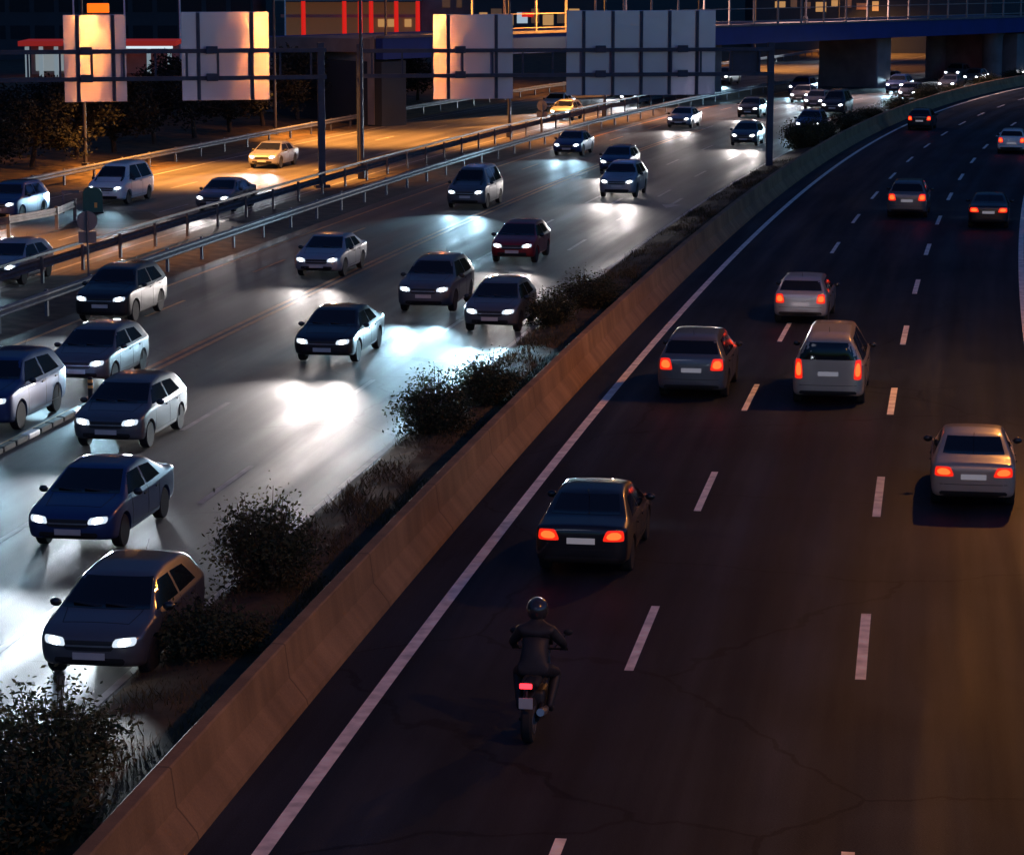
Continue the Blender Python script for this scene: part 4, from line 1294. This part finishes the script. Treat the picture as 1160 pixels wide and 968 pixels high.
# ------------------------------------------------------------------ motorcycle and its rider
def skin_body(name, joints, edges, m, parent, root_i=0, sub=2):
    me = bpy.data.meshes.new(name)
    me.from_pydata([j[:3] for j in joints], edges, [])
    o = bpy.data.objects.new('tmp_skin', me); link(o)
    o.modifiers.new('s', 'SKIN')
    sv = me.skin_vertices[0].data if me.skin_vertices else None
    if sv is None:
        bm = bmesh.new(); bm.from_mesh(me); bm.verts.layers.skin.verify(); bm.to_mesh(me); bm.free()
        sv = me.skin_vertices[0].data
    for i, j in enumerate(joints):
        sv[i].radius = (j[3], j[4] if len(j) > 4 else j[3])
        sv[i].use_root = (i == root_i)
    u = o.modifiers.new('u', 'SUBSURF'); u.levels = sub; u.render_levels = sub
    dg = bpy.context.evaluated_depsgraph_get(); dg.update()
    out = bpy.data.meshes.new_from_object(o.evaluated_get(dg))
    bpy.data.objects.remove(o)
    out.name = name
    out.materials.clear()
    return mesh_obj(name, out, m, parent, 180)

M['leather'] = mat('dark riding clothes', (0.018, 0.018, 0.021), 0.6, var=0.2, scale=9, bump=0.3)
M['helmet'] = mat('helmet shell', (0.03, 0.03, 0.035), 0.2, coat=0.6, var=0.05)
M['tail_moto'] = emis('motorcycle tail light', (1.0, 0.02, 0.03), 5.0)
mpos, mh = P(11.4, 2.52), -HD(11.4)
bike = empty('motorcycle', mpos, mh, 'motorcycle with a single thin red tail light in the left lane, nearest to the camera', 'motorcycle')
def mk(mb, name, m, par=None, sm=50):
    return mb.build(name, m, par or bike, sm)
for y, w in ((-0.70, 0.15), (0.72, 0.11)):
    t, rm = wheel_mesh(0.31, w)
    t.materials.append(M['tyre']); rm.materials.append(M['rim'])
    ob = mesh_obj('wheel', t, None, bike, 35); ob.location = (0, y, 0.31)
    q = mesh_obj('rim', rm, None, ob, 35)
mk(MB().box((0, 0.02, 0.42), (0.30, 0.50, 0.34), bev=0.06), 'engine', M['trim'])
mk(MB().ball((0, 0.16, 0.80), 0.2, (0.85, 1.45, 0.75), n=16), 'fuel_tank', PAINT['black'])
mk(MB().box((0, -0.34, 0.78), (0.26, 0.62, 0.10), bev=0.04), 'seat', M['rubber'])
mk(MB().cyl((0, -0.45, 0.74), (0, -0.98, 0.86), 0.11, 0.055, n=12), 'tail_cowl', PAINT['black'])
mk(MB().box((0, -1.0, 0.86), (0.17, 0.04, 0.07), bev=0.012), 'tail_light', M['tail_moto'])
mk(MB().box((0, -1.0, 0.62), (0.19, 0.015, 0.15)), 'number_plate', M['plate'])
mk(MB().cyl((0, -0.90, 0.82), (0, -0.965, 0.60), 0.02, n=8), 'plate_bracket', M['trim'])
fk = MB()
sw = MB()
for sx in (-1, 1):
    fk.cyl((sx * 0.10, 0.72, 0.31), (sx * 0.10, 0.48, 0.98), 0.028, n=10)
    sw.cyl((sx * 0.11, -0.70, 0.31), (sx * 0.11, -0.1, 0.42), 0.03, n=8)
    mk(MB().cyl((sx * 0.06, 0.46, 1.02), (sx * 0.40, 0.40, 1.03), 0.017, n=8), 'handlebar', M['trim'])
    mk(MB().cyl((sx * 0.2, 0.44, 1.03), (sx * 0.36, 0.52, 1.22), 0.009, n=6).ball((sx * 0.38, 0.53, 1.24), 0.07, (1, 0.3, 0.65), n=10), 'mirror', M['trim'])
mk(fk, 'fork', M['rim']); mk(sw, 'swingarm', M['trim'])
mk(MB().cyl((0.16, 0.1, 0.28), (0.17, -0.5, 0.38), 0.04, 0.05, n=12).cyl((0.17, -0.5, 0.38), (0.18, -0.85, 0.46), 0.062, 0.055, n=12), 'exhaust', M['rim'])
mk(MB().ball((0, 0.62, 0.95), 0.13, (1, 0.8, 1), n=14), 'headlight', M['trim'])
mk(MB().box((0, 0.60, 1.12), (0.30, 0.03, 0.24), bev=0.012, rot=Matrix.Rotation(R(35), 3, 'X')), 'windshield', M['glass'])
mk(MB().box((0, -0.70, 0.66), (0.13, 0.42, 0.03), bev=0.012), 'mudguard', M['trim'])
rider = empty('person', mpos, mh, 'person in dark riding clothes and helmet leaning forward on the motorcycle', 'person')
J = [(0, -.30, .93, .20, .15), (0, -.17, 1.10, .185, .135), (0, -.02, 1.29, .215, .14), (0, .05, 1.41, .16, .11), (0, .10, 1.50, .075), (0, .15, 1.62, .09)]
E_ = [(0, 1), (1, 2), (2, 3), (3, 4), (4, 5)]
for sx in (-1, 1):
    b_ = len(J)
    J += [(sx * .21, .04, 1.37, .095), (sx * .36, .16, 1.17, .066), (sx * .345, .36, 1.075, .046)]
    E_ += [(3, b_), (b_, b_ + 1), (b_ + 1, b_ + 2)]
    b_ = len(J)
    J += [(sx * .13, -.24, .90, .12), (sx * .265, .14, .77, .088), (sx * .24, .0, .56, .074), (sx * .21, -.17, .36, .048), (sx * .22, -.05, .29, .045), (sx * .22, .06, .28, .035)]
    E_ += [(0, b_), (b_, b_ + 1), (b_ + 1, b_ + 2), (b_ + 2, b_ + 3), (b_ + 3, b_ + 4), (b_ + 4, b_ + 5)]
skin_body('body', J, E_, M['leather'], rider)
hl_ = MB().ball((0, .16, 1.65), .168, (0.92, 1.12, 1.02), n=24).build('helmet', M['helmet'], rider, 180)
MB().ball((0, .215, 1.65), .135, (0.98, 1.02, 0.52), n=20).build('visor', M['glass'], hl_, 180)
for sx in (-1, 1):
    JJ = [(sx * .345, .35, 1.078, .034, .028), (sx * .343, .385, 1.062, .040, .022), (sx * .340, .41, 1.052, .040, .018)]
    EE = [(0, 1), (1, 2)]
    gl = skin_body('glove', JJ, EE, M['leather'], rider, sub=1)
    for k, (dx, ln) in enumerate(((-.034, .9), (-.012, 1.0), (.011, .95), (.033, .78))):
        x = sx * .340 + sx * dx
        skin_body('finger', [(x, .405, 1.054, .0105), (x, .405 + .035 * ln, 1.056, .010), (x, .415 + .045 * ln, 1.03, .0095), (x, .412 + .02 * ln, 1.008, .008)], [(0, 1), (1, 2), (2, 3)], M['leather'], gl, sub=1)
    skin_body('thumb', [(sx * .306, .385, 1.05, .012), (sx * .290, .395, 1.025, .011), (sx * .292, .412, 1.005, .009)], [(0, 1), (1, 2)], M['leather'], gl, sub=1)
